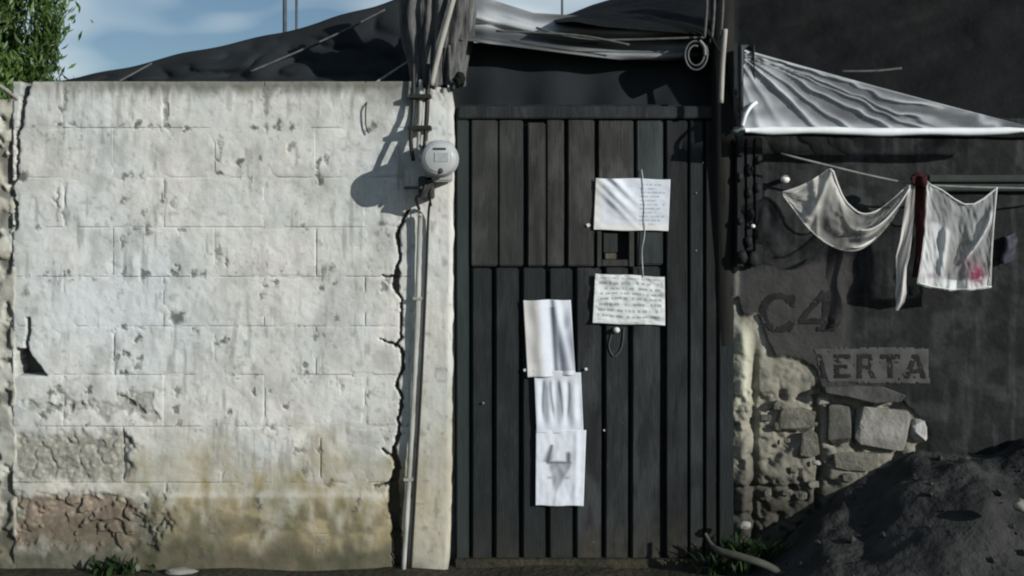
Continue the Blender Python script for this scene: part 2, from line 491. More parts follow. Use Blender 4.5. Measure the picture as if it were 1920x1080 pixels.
# ------------------------------------------------------------------ the whitewashed block wall
PITS = [(122,185,3,20),(118,205,7,5),(110,235,8,4),(133,233,5,4),(312,196,3,20),(310,215,4,10),(497,186,6,22),(500,208,4,12),
 (225,236,7,3),(258,234,6,4),(281,234,6,4),(299,239,3,4),(313,238,4,7),(350,242,12,2),(478,240,6,4),(502,240,3,7),(521,233,8,8),(548,237,4,9),
 (411,272,3,24),(406,300,4,6),(596,305,3,9),(599,334,4,15),(611,300,3,8),(490,296,3,9),(545,276,6,5),(450,305,9,6),(692,243,9,4),(703,233,8,7),
 (107,374,3,18),(122,400,5,10),(42,330,8,10),(235,330,5,4),(248,327,4,6),(264,330,4,4),(413,325,6,4),(305,372,3,12),(322,380,4,8),(230,375,3,9),
 (342,432,7,4),(229,455,3,13),(277,430,4,15),(267,398,5,7),(232,508,4,9),(270,515,9,8),(325,515,7,6),(334,502,3,6),(363,514,7,7),(383,516,6,5),(123,515,5,6),(47,545,5,10),
 (409,478,3,13),(423,490,3,9),(607,510,3,14),(621,500,4,5),(630,531,4,6),(604,541,5,5),(491,555,4,7),(497,535,5,4),(517,533,3,5),(335,597,14,13),(322,592,3,8),(363,615,5,4),(630,596,6,7),
 (230,613,6,6),(258,635,7,5),(262,612,9,3),(221,670,4,8),(237,664,4,5),(260,672,9,6),(232,700,6,4),(258,688,6,6),(420,641,7,6),(406,645,3,5),(590,633,4,4),(605,628,3,3),(570,682,4,6),(574,700,3,6),
 (95,738,6,6),(110,732,9,7),(166,733,3,9),(230,740,10,5),(247,752,5,8),(246,735,4,9),(265,768,8,6),(333,733,6,8),(328,765,3,7),(337,796,6,6),(98,768,12,7),(110,762,6,6),(135,762,3,10),(163,798,4,4),(80,780,6,5),
 (427,770,4,6),(508,731,5,4),(513,802,4,5),(476,735,3,5),(535,760,3,4),(560,846,12,3),(600,843,6,5),(572,880,3,12),(618,908,8,6),
 (718,540,7,9),(729,523,6,4),(716,417,6,5),(708,437,3,3),(727,438,4,3),(723,825,6,5),(690,742,3,8),(640,725,3,12),(660,700,4,3),
 (487,945,4,14),(484,980,4,9),(494,1000,4,9),(380,1040,4,12),(350,1045,4,7),(675,935,3,12),(668,955,4,6)]
CRACK_R = [(392,768),(405,760),(425,750),(440,746),(480,749),(510,744),(530,741),(548,745),(562,753),(600,752),(632,751),(645,744),(655,750),(668,757),(690,755),
           (712,745),(730,746),(745,753),(765,754),(785,746),(815,747),(840,739),(862,741),(880,744),(905,738),(950,738),(1000,742),(1080,746)]
CRACK_R_W = [(392,4),(420,4),(460,4),(505,6),(520,9),(535,8),(560,3),(600,4),(640,3),(660,3.5),(690,5),(712,4),(735,3),(760,5),(775,2.5),(790,4),(830,6),(860,8),(890,9),(910,13),(960,14),(1010,13),(1080,11)]
CRACK_L = [(150,50),(180,45),(200,41),(232,40),(245,30),(280,33),(300,32),(335,30),(352,20),(375,24),(400,30),(428,30),(440,14),(475,9),(520,12)]
CRACK_L_W = [(150,12),(185,8),(232,5),(280,4),(300,4),(340,4),(370,6),(428,5),(440,3),(475,3),(520,1.5)]
def crack_mask(gx, gy):
    wob = (fbm(gy / 9.0, gx * 0 + 3, 5) - .5) * 8
    c = np.zeros_like(gx)
    for line, wid, y0, y1 in ((CRACK_R, CRACK_R_W, 392, 1090), (CRACK_L, CRACK_L_W, 140, 520)):
        xc = interp(gy, line) + wob; w = interp(gy, wid) * (0.40 + 0.55 * vnoise(gy / 14., gx * 0, 8))
        c = np.maximum(c, sstep(1.25, 0.75, np.abs(gx - xc) / w) * (gy > y0) * (gy < y1))
    # the small crack that runs down into the broken corner, and its side branches
    for pts, w in (([(52, 595), (54, 620), (49, 640), (50, 660)], 3.0),):
        xs = np.interp(gy, [p[1] for p in pts], [p[0] for p in pts])
        c = np.maximum(c, sstep(1.3, 0.7, np.abs(gx - xs) / w) * (gy > pts[0][1]) * (gy < pts[-1][1]))
    for (x0, y0, x1, y1, w) in ((744, 520, 718, 516, 2.5), (744, 648, 712, 636, 2.2), (744, 646, 758, 660, 2.5), (738, 860, 716, 842, 2.5), (735, 905, 700, 912, 3)):
        t = np.clip(((gx - x0) * (x1 - x0) + (gy - y0) * (y1 - y0)) / ((x1 - x0) ** 2 + (y1 - y0) ** 2), 0, 1)
        d = np.hypot(gx - x0 - t * (x1 - x0), gy - y0 - t * (y1 - y0) + (vnoise(gx / 6., gy / 6., 2) - .5) * 5)
        c = np.maximum(c, sstep(1.2, .7, d / (w * (1.1 - .6 * t))))
    return c
def hole_mask(gx, gy):
    n = (fbm(gx / 10, gy / 10, 3) - .5) * 7
    inside = np.minimum.reduce([gx - 30 + n, gy - (655 + (gx - 30) * 0.02) + n, 704 - gy, (86 + n) - gx, ((gx - 52) * (-46) + (gy - 657) * 34) / 57.2 + n * .5])
    return sstep(-1.5, 1.5, inside)
def pit_mask(gx, gy):
    p = np.zeros_like(gx)
    wx = (fbm(gx / 6., gy / 6., 21, 3) - .5) * 16; wy = (fbm(gx / 6., gy / 9., 31, 3) - .5) * 16
    for (x, y, rx, ry) in PITS:
        q = ((gx + wx - x) / (rx * .85 + 1.0)) ** 2 + ((gy + wy - y) / (ry * .95 + 1.0)) ** 2
        p = np.maximum(p, sstep(1.5, 0.2, q) * (.62 + .38 * ((x * 7 + y * 13) % 11) / 10.))
    return p
def erode_mask(gx, gy):
    n = (fbm(gx / 16, gy / 16, 41) - .5) * 60 + (fbm(gx / 48, gy / 40, 43) - .5) * 90
    a = np.minimum.reduce([gx - 30 + n * .4, 236 + n * .8 - gx, gy - 812 + n * .35, 904 + n * .3 - gy])
    b = np.minimum.reduce([gx - 8 + n * .4, 292 + n - gx, gy - 928 + n * .35, 1026 + n * .6 - gy])
    c = np.minimum.reduce([gx - 20 + n, 290 + n * 2 - gx, gy - 722 + n, 800 + n - gy]) - 22
    return np.clip(np.maximum.reduce([sstep(-12, 12, a) * .85, sstep(-12, 12, b) * .9, sstep(-4, 14, c) * .55]), 0, 1)
def red_mask(gx, gy):
    n = (fbm(gx / 30, gy / 30, 47) - .5) * 70
    return sstep(-8, 8, np.minimum.reduce([gx - 20 + n, 250 + n - gx, gy - 925, 1030 - gy + n * .4]))
def wall_depth(gx, gy):
    d = (fbm(gx / 70, gy / 70, 1) - .5) * 0.012 + (fbm(gx / 16, gy / 16, 2) - .5) * 0.005
    d = d + 0.009 * sstep(914, 936, gy + (fbm(gx / 30, gx * 0, 4) - .5) * 10) * sstep(262, 300, gx) * sstep(735, 700, gx)
    e = erode_mask(gx, gy)
    t = fbm(gx / 30 + .6 * fbm(gx / 18, gy / 18, 57), gy / 34, 51, 4)
    ridg = 1 - np.abs(2 * fbm(gx / 42, gy / 46, 55, 3) - 1)
    deep = 0.55 + .9 * sstep(900, 930, gy)
    d = d - e * (0.004 + deep * (0.020 * sstep(.40, .68, t) + 0.014 * sstep(.90, .985, ridg)) + .006 * fbm(gx / 8, gy / 8, 58))
    d = d - pit_mask(gx, gy) * 0.010
    d = d - 0.06 * crack_mask(gx, gy) - 0.12 * hole_mask(gx, gy)
    return d
def wall_mask(gx, gy):
    n = fbm(gx / 60, gy / 60, 61); n2 = fbm(gx / 18, gy / 40, 63)
    och = (.62 * sstep(780, 880, gy + (n - .5) * 150) + .5 * sstep(870, 985, gy + (n2 - .5) * 90 + (n - .5) * 60)) * (0.50 + .85 * n2) * (0.4 + .6 * sstep(150, 330, gx + (n - .5) * 200))
    och = och * (1 - .30 * np.exp(-((gy - 927) / 6.) ** 2)) * (.55 + .75 * fbm(gx / 34, gy / 26, 67))
    wet = np.maximum(sstep(985, 1040, gy + (n - .5) * 70 + (n2 - .5) * 40) * .9, .62 * sstep(925, 985, gy + (n2 - .5) * 110) * sstep(.30, .62, fbm(gx / 44, gy / 30, 69)))
    wet = np.maximum(wet, .75 * sstep(0.5, .8, crack_mask(gx, gy)) * sstep(860, 920, gy))
    wet = np.maximum(wet, .85 * sstep(890, 930, gy) * sstep(722, 738, gx + (n2 - .5) * 14))
    return np.stack([erode_mask(gx, gy), wet, np.clip(och, 0, .97), red_mask(gx, gy)], -1)
def wall_spot(gx, gy):
    pit = pit_mask(gx, gy) * .95
    jy = np.min(np.abs(gy[..., None] - np.array([240, 333, 426, 519, 612, 703, 800])), -1)
    sp = sstep(.66, .78, fbm(gx / 5.5, gy / 8, 81, 3)) * sstep(.50, .66, fbm(gx / 50, gy / 34, 83)) * (.45 + .55 * np.exp(-(jy / 14.) ** 2))
    pit = np.maximum(pit, sp * .75)
    pit = np.maximum(pit, np.maximum(crack_mask(gx, gy) * .75, hole_mask(gx, gy) * .9))
    n = fbm(gx / 13, gx * 0 + gy / 160, 71, 4)
    run = 150 + 75 * sstep(.45, .75, n)
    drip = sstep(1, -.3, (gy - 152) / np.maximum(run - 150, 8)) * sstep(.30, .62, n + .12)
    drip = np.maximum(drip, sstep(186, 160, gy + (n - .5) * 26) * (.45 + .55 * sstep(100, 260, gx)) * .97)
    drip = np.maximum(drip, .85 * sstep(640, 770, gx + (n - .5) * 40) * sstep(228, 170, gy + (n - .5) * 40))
    gr = sstep(.48, .78, fbm(gx / 38, gy / 55, 75)) * .5
    gr = np.maximum(gr, .72 * sstep(.57, .76, fbm(gx / 8, gy / 60, 76, 3)) * sstep(.42, .58, fbm(gx / 60, gy / 50, 78)))
    gr = np.maximum(gr, .6 * sstep(.62, .78, fbm(gx / 10, gy / 10, 74, 3)) * sstep(.46, .6, fbm(gx / 45, gy / 40, 73)))
    gr = np.maximum(gr, .75 * sstep(80, 18, gx + (fbm(gx / 20, gy / 24, 77) - .5) * 60) * fbm(gx / 14, gy / 22, 79))
    gr = np.maximum(gr, .6 * sstep(95, 20, gx) * np.exp(-((gy - 495 - (fbm(gx / 25, gy * 0, 7) - .5) * 30) / 20) ** 2))
    cool = np.exp(-((gx - 190) / 150.) ** 2 - ((gy - 560) / 150.) ** 2) * (.35 + 1.1 * fbm(gx / 50, gy / 60, 85)) * .9
    return np.stack([pit, np.clip(drip, 0, 1) * .9, gr, np.clip(cool, 0, 1)], -1)

wall_root = empty('block_wall', P(400, 1083, 0.07), 'whitewashed concrete block wall with stained base and a jagged crack at its right end', 'wall')
COURSES = [152, 240, 333, 426, 519, 612, 703, 800, 905, 1000, 1092]
def joints_of(k):
    j = [120, 308, 495, 684] if k % 2 == 0 else [213, 403, 592]
    if k == 7: j = [230, 415, 600]
    if k == 8: j = [120, 310, 495, 680]
    return j
for k in range(10):
    y0, y1 = COURSES[k], COURSES[k + 1]
    xs_all = [23] + joints_of(k) + [774]
    for a, b in zip(xs_all[:-1], xs_all[1:]):
        jl = random.uniform(-3, 3) if a > 30 else 0
        g = 0.7
        x0, x1 = a + jl + g, b + g * -1 + (0 if b > 770 else 0)
        nx = max(8, int((x1 - x0) / 2.2)); ny = int((y1 - y0) / 2.2)
        lift = random.uniform(-0.0008, 0.0010)
        def dep(gx, gy, x0=x0, x1=x1, y0=y0, y1=y1, lift=lift):
            d = wall_depth(gx, gy) + lift
            wob = (fbm(gx / 12, gy / 12, 91) - .5) * 5
            e = np.minimum.reduce([gx - x0 if x0 > 30 else gx * 0 + 9, x1 - gx if x1 < 765 else gx * 0 + 9, gy - y0, y1 - gy]) + wob
            soft = .12 + .88 * sstep(.46, .72, fbm(gx / 45, gy / 45, 93))
            return d - 0.0042 * sstep(6, 0, e) * soft
        top_j = (lambda gx, gy: gx)
        xs = np.linspace(x0, x1, nx); ys = np.linspace(y0 + .6, y1 - .6, ny)
        relief('block', xs, ys, dep, M_WALL, wall_root, 0.15, {'mask': wall_mask, 'spot': wall_spot})
def core_depth(gx, gy):
    return -0.0012 + (fbm(gx / 14, gy / 14, 97) - .5) * .005 + 0.014 * sstep(918, 932, gy) * sstep(262, 300, gx) * sstep(735, 700, gx) \
           - 0.075 * crack_mask(gx, gy) - 0.13 * hole_mask(gx, gy) - .022 * erode_mask(gx, gy)
relief('mortar', np.linspace(25, 772, 250), np.linspace(156, 1090, 310), core_depth, M_WALL, wall_root, 0.145, {'mask': wall_mask, 'spot': wall_spot})

# white post at the door side of the wall
def post_x(gx, gy):       # left side leans with the pipe, right side plumb and worn
    t = (gx - 0) / 1.0
    left = interp(gy, [(150, 771), (300, 771), (1092, 764)])
    right = interp(gy, [(150, 838), (170, 846), (200, 851), (1000, 845), (1092, 838)]) + (fbm(gy / 22, gy * 0 + 2, 13) - .5) * 5
    return left + t * (right - left)
def post_depth(gx, gy):
    d = 0.004 + (fbm(gx / 60, gy / 60, 101) - .5) * 0.008 + (fbm(gx / 15, gy / 15, 103) - .5) * 0.003
    r = interp(gy, [(150, 838), (170, 846), (200, 851), (1000, 845), (1092, 838)])
    return d - 0.012 * sstep(9, -3, r - gx) - .03 * sstep(190, 160, gy + (fbm(gx / 9, gy / 9, 3) - .5) * 40) * sstep(.4, .6, fbm(gx / 12, gy / 12, 105))
def post_mask(gx, gy):
    n = fbm(gx / 40, gy / 70, 111)
    och = sstep(560, 960, gy + (n - .5) * 240) * (.30 + .55 * n)
    wet = sstep(1010, 1085, gy + (n - .5) * 90) * .8
    return np.stack([gx * 0, wet, np.clip(och, 0, .85), gx * 0], -1)
def post_spot(gx, gy):
    n = fbm(gx / 9, gy / 140, 115)
    return np.stack([sstep(.80, .9, vnoise(gx / 7, gy / 11, 117)) * .35, sstep(1.1, 0, (gy - 150) / (20 + 50 * n)) * .6, sstep(.55, .8, n) * .4, gx * 0], -1)
wp = relief('concrete_post', np.linspace(0, 1, 34), np.linspace(163, 1092, 240), post_depth, M_WALL, None, 0.16, {'mask': post_mask, 'spot': post_spot}, xmap=post_x)
recenter(wp, P(808, 1088, 0.05))
tag(wp, 'white plastered post between the block wall and the dark door', 'post')

# rough pillar at the left end
def lp_x(gx, gy):
    right = interp(gy, [(175, 36), (230, 26), (300, 23), (400, 24), (440, 29), (1092, 29)]) + (fbm(gy / 18, gy * 0 + 9, 17) - .5) * 8
    return -210 + gx * (right + 210)
def lp_depth(gx, gy):
    t = fbm(gx / 22, gy / 26, 121, 4)
    return (fbm(gx / 60, gy / 50, 123) - .5) * 0.03 - 0.022 * sstep(.52, .66, t) - 0.02 * sstep(14, 0, interp(gy, [(175, 36), (230, 26), (300, 22), (1092, 20)]) - gx) * sstep(470, 420, gy) + 0.003
def lp_mask(gx, gy):
    n = fbm(gx / 30, gy / 40, 125)
    return np.stack([sstep(.5, .68, n) * .5, sstep(960, 1060, gy + (n - .5) * 90) * .9, .25 + .25 * n, gx * 0], -1)
def lp_spot(gx, gy):
    t = fbm(gx / 22, gy / 26, 121, 4)
    return np.stack([sstep(.56, .66, t) * .75, sstep(205, 178, gy) * .6, sstep(.4, .65, fbm(gx / 26, gy / 34, 127)) * .8, gx * 0], -1)
lp = relief('masonry_pillar', np.linspace(0, 1, 70), np.linspace(186, 1092, 260), lp_depth, M_WALL, None, 0.2, {'mask': lp_mask, 'spot': lp_spot}, xmap=lp_x)
recenter(lp, P(-90, 1088, .1))
tag(lp, 'rough pitted masonry pillar beside the tree at the far left end', 'pillar')

# ------------------------------------------------------------------ pipe, cable, electric meter
pipe = empty('conduit_pipe', P(757, 1072, -0.035), 'slim grey conduit pipe leaning along the white post below the meter', 'pipe')
tube('tube', [P(788, 402, -0.045), P(787, 430, -0.030), P(780, 640, -0.026), P(769, 860, -0.026), P(756, 1075, -0.026)], 0.0098, M_PIPE, pipe, 12)
for yy, xx in ((560, 782), (900, 765)):
    pbox('pipe_clip', xx - 9, xx + 9, yy - 3, yy + 3, -0.040, -0.002, M_PIPE, pipe, bevel=.002)
cab = tube('black_cable', [P(806, 380, -0.06), P(803, 410, -0.02), P(799, 520, -0.013), P(791, 700, -0.013), P(781, 880, -0.013), P(770, 1074, -0.013)], 0.0052, M_CABLE, None, 8)
recenter(cab, P(768, 1074, -.022)); tag(cab, 'thin black cable running down beside the grey conduit pipe', 'cable')

riser = empty('service_mast', P(786, 300, -0.06), 'pair of dark upright wires and pale riser pipe above the electric meter', 'pipe')
tube('riser_pipe', [P(789, 150, -0.02), P(788, 215, -0.035), P(785, 275, -0.085), P(790, 300, -0.13)], 0.009, M_PIPE, riser, 10)
tube('wire', [P(775, 120, -0.02), P(775, 200, -0.04), P(770, 260, -0.09), P(775, 300, -0.14)], 0.0085, M_CABLE, riser, 8)
tube('wire', [P(802, 120, -0.02), P(801, 200, -0.035), P(798, 250, -0.075), P(796, 290, -0.10)], 0.0095, M_CABLE, riser, 8)
pbox('clamp', 764, 808, 235, 243, -0.085, -0.012, M_CABLE, riser, bevel=.002)
pbox('clamp', 766, 808, 176, 184, -0.055, -0.010, M_CABLE, riser, bevel=.002)

mc = P(823, 296, -0.245)
meter = empty('electric_meter', P(818, 300, -0.015), 'round grey electric meter mounted on the white post', 'meter')
def disc_ring(name, c, profile, m, parent, seg=40):
    """lathe about the street axis; profile = (radius, Y offset)"""
    V, F = [], []
    for r_, yy in profile:
        for k in range(seg):
            w = 2 * math.pi * k / seg
            V.append((c.x + math.cos(w) * r_, c.y + yy, c.z + math.sin(w) * r_))
    n = len(profile)
    for i in range(n - 1):
        for k in range(seg):
            k2 = (k + 1) % seg
            F.append((i * seg + k, i * seg + k2, (i + 1) * seg + k2, (i + 1) * seg + k))
    F.append(tuple(range(seg - 1, -1, -1))); F.append(tuple((n - 1) * seg + k for k in range(seg)))
    o = mesh_obj(name, V, F, m, parent)
    return o
disc_ring('cover', mc, [(.059, 0), (.066, .006), (.069, .016), (.069, .060), (.073, .064), (.073, .082), (.067, .086), (.067, .15), (.050, .155), (.050, .19)], M_METAL, meter)
disc_ring('face', mc, [(.052, -.0035), (.055, -.002), (.056, .002)], simple('meter_glass', (0.36, .385, .39), (.42, .44, .44), 9, .25, .5, 0), meter)
pbox('name_plate', 812, 836, 277, 281, -0.2515, -0.247, M_METERDK, meter, bevel=.001)
prism('dial_window', [(815, 286), (840, 286), (840, 303), (815, 303)], -0.2512, -0.247, simple('meter_dial', (.30, .325, .33), (.36, .38, .38), 60, .5, .3, 0), meter)
disc_ring('reset_button', P(826, 320, -.251), [(.007, 0), (.011, .003), (.011, .008)], M_METERDK, meter, 16)
pbox('base_box', 796, 846, 264, 340, -0.12, -0.008, M_METAL, meter, bevel=.006)
pbox('lower_box', 784, 812, 330, 372, -0.12, -0.008, M_METERDK, meter, bevel=.005)
tube('drop_wire', [P(800, 340, -.12), P(792, 362, -.13), P(780, 372, -.10), P(786, 392, -.05)], .006, M_CABLE, meter, 8)
tube('drop_wire', [P(812, 345, -.11), P(806, 368, -.12), P(808, 385, -.06)], .005, M_CABLE, meter, 8)
tube('bracket_arm', [P(760, 352, -.02), P(790, 352, -.14)], .006, M_METERDK, meter, 8)
hk = tube('wire_hook', [P(690, 188, .02), P(686, 200, -.012), P(686, 235, -.012), P(692, 250, -.013)], .0028, M_CABLE)
recenter(hk, P(690, 215, 0)); tag(hk, 'thin bent wire hanging down the wall top near the post', 'wire')

# ------------------------------------------------------------------ the door
door = empty('plank_door', P(1080, 1052, 0.07), 'dark plank door with brown upper boards and grooved lower sheet', 'door')
DY = 0.06
def plank(x0, x1, y0, y1, m, dy=0.0, name='plank', th=.03, bev=.006, jit=.0015):
    return pbox(name, x0, x1, y0, y1, DY - dy, DY - dy + th, m, door, bevel=bev, jitter=jit, cuts=5)
# dark backing that shows in the grooves
pbox('backing_sheet', 852, 1378, 196, 1050, DY + .032, DY + .045, M_JAMB, door, bevel=0)
low = [881, 925, 976, 1026, 1077, 1131, 1181, 1241]
for a, b in zip(low[:-1], low[1:]):
    y0 = 503 + random.uniform(-1, 3)
    if a == 1131 or a == 1181: y0 = 500
    plank(a + 3.5, b - 3.5, y0, 1049, M_PLANK, dy=random.uniform(-.002, .003), th=.028, bev=.007)
up = [882, 934, 985, 1024, 1061, 1118]
for i, (a, b) in enumerate(zip(up[:-1], up[1:])):
    g = (1, 1, 4, 1, 3.5, 3)[i]; g2 = (1, 4, 1, 3.5, 3)[i]
    plank(a + g, b - g2, 226 + random.uniform(-3, 4), 499, M_BROWN, dy=.004 + random.uniform(0, .004), th=.026, bev=.005)
plank(1122, 1188, 226, 431, M_BROWN, dy=.001, th=.026, bev=.004)
for a, b in ((1193, 1243),):
    plank(a, b, 226, 497, M_TEAL, dy=.003)
plank(855, 879, 200, 1049, M_TEAL, dy=.000, name='edge_board')
pbox('top_rail', 858, 1376, 199, 222, DY - .016, DY + .030, M_PLANK, door, bevel=.004)
for a, b, m_ in ((1249, 1289, M_JAMB), (1293, 1318, M_PLANK), (1323, 1343, M_JAMB), (1348, 1376, M_PLANK)):
    plank(a, b, 226, 1046, m_, dy=.006, name='jamb_board', bev=.005)
pbox('sill', 852, 1330, 1050, 1086, DY - .03, DY + .10, M_GROUND, door, bevel=.006)
# latch hole under the upper paper
pbox('latch_frame', 1119, 1128, 433, 500, DY - .012, DY + .03, M_BROWN, door, bevel=.003)
pbox('latch_frame', 1179, 1189, 433, 500, DY - .012, DY + .03, M_BROWN, door, bevel=.003)
pbox('latch_frame', 1128.5, 1178.5, 487, 499, DY - .010, DY + .03, M_BROWN, door, bevel=.003)
pbox('hasp', 1131, 1158, 437, 474, DY + .006, DY + .02, M_BROWN, door, bevel=.003)
pbox('padlock', 1134, 1156, 475, 486, DY - .004, DY + .016, M_RUST, door, bevel=.003)
for x, y, r_ in ((1305, 362, .006), (906, 756, .007), (1318, 305, .004), (1305, 470, .005), (1132, 806, .004)):
    rock('nail_head', P(x, y, DY - .008), (r_ * .7, r_ * .5, r_ * .8), M_NAILDK, door, seed=x, sub=2)
drf = tube('draw_string', [P(1203, 318, DY - .012), P(1206, 345, DY - .02), P(1209, 432, DY - .018), P(1204, 470, DY - .012), P(1206, 520, DY - .016)], .0017, simple('white_string', (.6, .62, .64), None, 30, .8, .2, 0), None, 6)
recenter(drf, P(1206, 420, DY - .01)); tag(drf, 'thin white string hanging down the door between the two wide papers', 'string')
kn = empty('knob', P(1156, 618, DY), 'small round white knob just below the lower wide paper', 'knob')
rock('knob_ball', P(1156, 619, DY - .018), (.0135, .0135, .0125), M_NAIL, kn, 3, 3, .05)
tube('spindle', [P(1156, 619, DY - .008), P(1156, 619, DY + .004)], .005, M_RUST, kn, 8)
sc = tube('wire_loop', [P(1148, 622, DY - .008), P(1142, 650, DY - .007), P(1152, 668, DY - .007), P(1166, 650, DY - .007), P(1170, 615, DY - .008)], .0022, M_ROPEDK, None, 6)
recenter(sc, P(1156, 640, DY)); tag(sc, 'loose loop of grey cord below the white knob', 'cord')

# papers on the door -------------------------------------------------------
def paper(name, corners, crease, ink, label, nu=56, nv=56, Y=DY - .013, group='papers fixed on the dark door'):
    """corners TL TR BR BL in photo pixels"""
    tl, tr, br, bl = [Vector((*c, 0)) for c in corners]
    def fn(u, v):
        q = (tl * (1 - u) + tr * u) * (1 - v) + (bl * (1 - u) + br * u) * v
        wob = 1.6 * math.sin(u * 9 + v * 4) * (1 if v in (0, 1) else .2)
        return P(q.x, q.y + wob * .5, Y - crease(u, v))
    o = sheet(name, fn, nu, nv, M_PAPER, None, .0012, ink)
    c = (tl + tr + br + bl) / 4
    recenter(o, P(c.x, c.y, Y))
    return tag(o, label, 'paper', group)
W = (0.66, 0.70, 0.76)
def ink_shade1(u, v):
    t = 0
    if u > .57 and v > .10:
        row = math.floor(v * 13); 
        t = max(t, .8 * (1 if .25 < (v * 13) % 1 < .68 else 0) * (1 if mnoise.noise(Vector((u * 34, row * 5.3, 4))) > -.12 else .1) * (1 if .60 < u < .94 - .12 * (row * 7 % 3) / 2 and v < .92 else 0))
    if .10 < u < .55 and v > .12:
        t = max(t, .75 * max(0, nz(u * 1.1 + v * .6, v * 2.2 - u * 1.4, 4, 2)) * sst(.75, .3, v))  # grey crease shading painted into the paper colour
    warm = max(gauss(u, .03, .06), gauss(v, .96, .08)) * .8
    c = mixt(mixt(W, (.44, .50, .55), t * 1.4), (.74, .72, .66), warm)
    return (*c, 1)
def cre1(u, v):
    s = (u + v * -0.75)
    f = .010 * math.exp(-((s - .02) / .09) ** 2) + .008 * math.exp(-((s - .22) / .07) ** 2) + .006 * math.exp(-((s + .12) / .06) ** 2)
    return 1.8 * f * math.exp(-((u - .28) / .25) ** 2) * (1 - .6 * v) + .004 * nz(u, v, 3, 1) + .0015 * nz(u, v, 9, 5) + .002
paper('paper_notice', [(1117, 334), (1257, 336), (1253, 433), (1113, 431)], cre1, ink_shade1, 'upper wide white paper with a creased top left, below the door top', 120, 120)
def ink2(u, v):
    t = 0
    vv = v * 9 + .35 * nz(u, v, 3, 1); row = math.floor(vv); q_ = vv % 1
    if .06 < u < .95 and .06 < v < .93:
        t = .8 * sst(.22, .36, q_) * sst(.78, .64, q_) * (1 if mnoise.noise(Vector((u * 24, row * 4.7, 7))) > -.08 else .12)
        t = max(t, .75 * gauss(u, .46, .05) * gauss(v, .18, .12))
    c = mixt((.68, .70, .69), (.25, .29, .31), t)
    return (*c, 1)
def cre2(u, v):
    return .004 * math.sin(v * 14 + u * 4 + nz(u, v, 5) * 2) + .004 * nz(u, v, 4, 2) + .0018 * nz(u, v, 13, 4) + .003
paper('paper_notice', [(1116, 513), (1246, 519), (1247, 610), (1111, 606)], cre2, ink2, 'wrinkled wide paper with rows of dark writing above the white knob', 120, 120)
def fold_shade3(u, v):
    c = W
    t = .75 * gauss(u, .60, .055) * (1 if .10 < v < .98 else .2) + .65 * sst(.66, .74, u) * sst(.20, .6, v) * (1 - .5 * gauss(u, .78 + .25 * (v - .3), .06)) * (1 if v < .93 else .3)  # shadows in the folds, painted as dark upright bands
    t = max(t, .6 * gauss(u, .88, .08) * gauss(v, .3, .13))
    t = max(t, .35 * gauss(u, .17 + .1 * v, .06) * sst(.55, .8, v))
    warm = sst(.36, .30, u) * .8
    return (*mixt(mixt(c, (.17, .19, .24), min(t * 1.25, .93)), (.72, .69, .64), warm * (1 - t)), 1)
def cre3(u, v):
    return .012 * gauss(u, .32, .16) + .010 * gauss(u, .72 + .2 * (v - .3), .10) - .004 * gauss(u, .58, .06) + .003 * nz(u, v, 4, 2) + .006 * sst(.8, 1, v)
paper('paper_notice', [(981, 563), (1070, 562), (1079, 704), (989, 708)], cre3, fold_shade3, 'top paper of the tall column, creased, with fold shadows painted as dark upright bands', 52, 70)
def ink4(u, v):
    t = 0
    for c0 in (.19, .37, .54, .71):
        t = max(t, .97 * gauss(u, c0 + .03 * math.sin(v * 5 + c0 * 9), .032) * sst(.12, .2, v) * sst(.86, .6, v))
    return (*mixt(W, (.20, .23, .26), t), 1)
def cre4(u, v):
    return .003 * math.sin(u * 24 + v) * sst(.05, .3, v) * sst(1, .7, v) + .003 * nz(u, v, 4, 8) + .004 + .004 * sst(.2, 0, v)
paper('paper_notice', [(1001, 694), (1089, 698), (1094, 812), (1006, 812)], cre4, ink4, 'middle paper of the tall column with four dark upright strokes', 60, 60)
def ink5(u, v):
    t = 0
    # a dark pictogram: two horns above a bar and a wedge tapering down-left
    if .20 < v < .42:
        q = (v - .20) / .22
        t = max(t, .95 * gauss(u, .32 - .08 * q, .035 + .06 * q), .97 * gauss(u, .66, .06) * sst(.26, .32, v))
    t = max(t, .97 * gauss(v, .432, .022) * sst(.18, .24, u) * sst(.76, .70, u))
    if v > .44:
        w = .24 * max(0, 1 - (v - .44) / .42); c0 = .50 - .22 * (v - .44)
        t = max(t, .88 * sst(w + .05, w - .05, abs(u - c0)) * (.7 + .3 * nz(u, v, 8)))
    t = max(t, .6 * gauss(v, .63, .018) * sst(.2, .28, u) * sst(.72, .65, u))
    return (*mixt((.70, .74, .80), (.10, .11, .14), min(t, .95)), 1)
def cre5(u, v):
    return .003 * nz(u, v, 3, 3) + .0015 * nz(u, v, 9, 6) + .004 + .003 * gauss(u, .82, .06)
paper('paper_notice', [(1005, 806), (1099, 806), (1094, 949), (1004, 948)], cre5, ink5, 'bottom paper of the tall column with a dark wedge shaped print', 60, 80)
for (x, y, s, lab) in ((984, 694, .007, 'scrap of pale tape left of the tall paper column'), (1099, 692, .007, 'scrap of pale tape right of the tall paper column'),
                       (1103, 422, .009, 'torn pale paper scrap left of the upper wide paper'), (1133, 807, .004, 'tiny pale speck of tape right of the bottom paper')):
    t = prism('tape_scrap', [(x - 465 * s, y - 465 * s * .4), (x + 465 * s * .5, y - 465 * s * .9), (x + 465 * s, y + 465 * s * .3), (x - 465 * s * .2, y + 465 * s)], DY - .0135, DY - .010, M_NAIL, None)
    recenter(t, P(x, y, DY - .012)); tag(t, lab, 'tape', 'scraps of tape on the door')

# ------------------------------------------------------------------ roofs and tarps
def rope(name, pts, r, label, m=M_ROPE):
    o = tube(name, pts, r, m, None, 7)
    recenter(o, pts[0]); return tag(o, label, 'rope', 'ropes over the tarps')

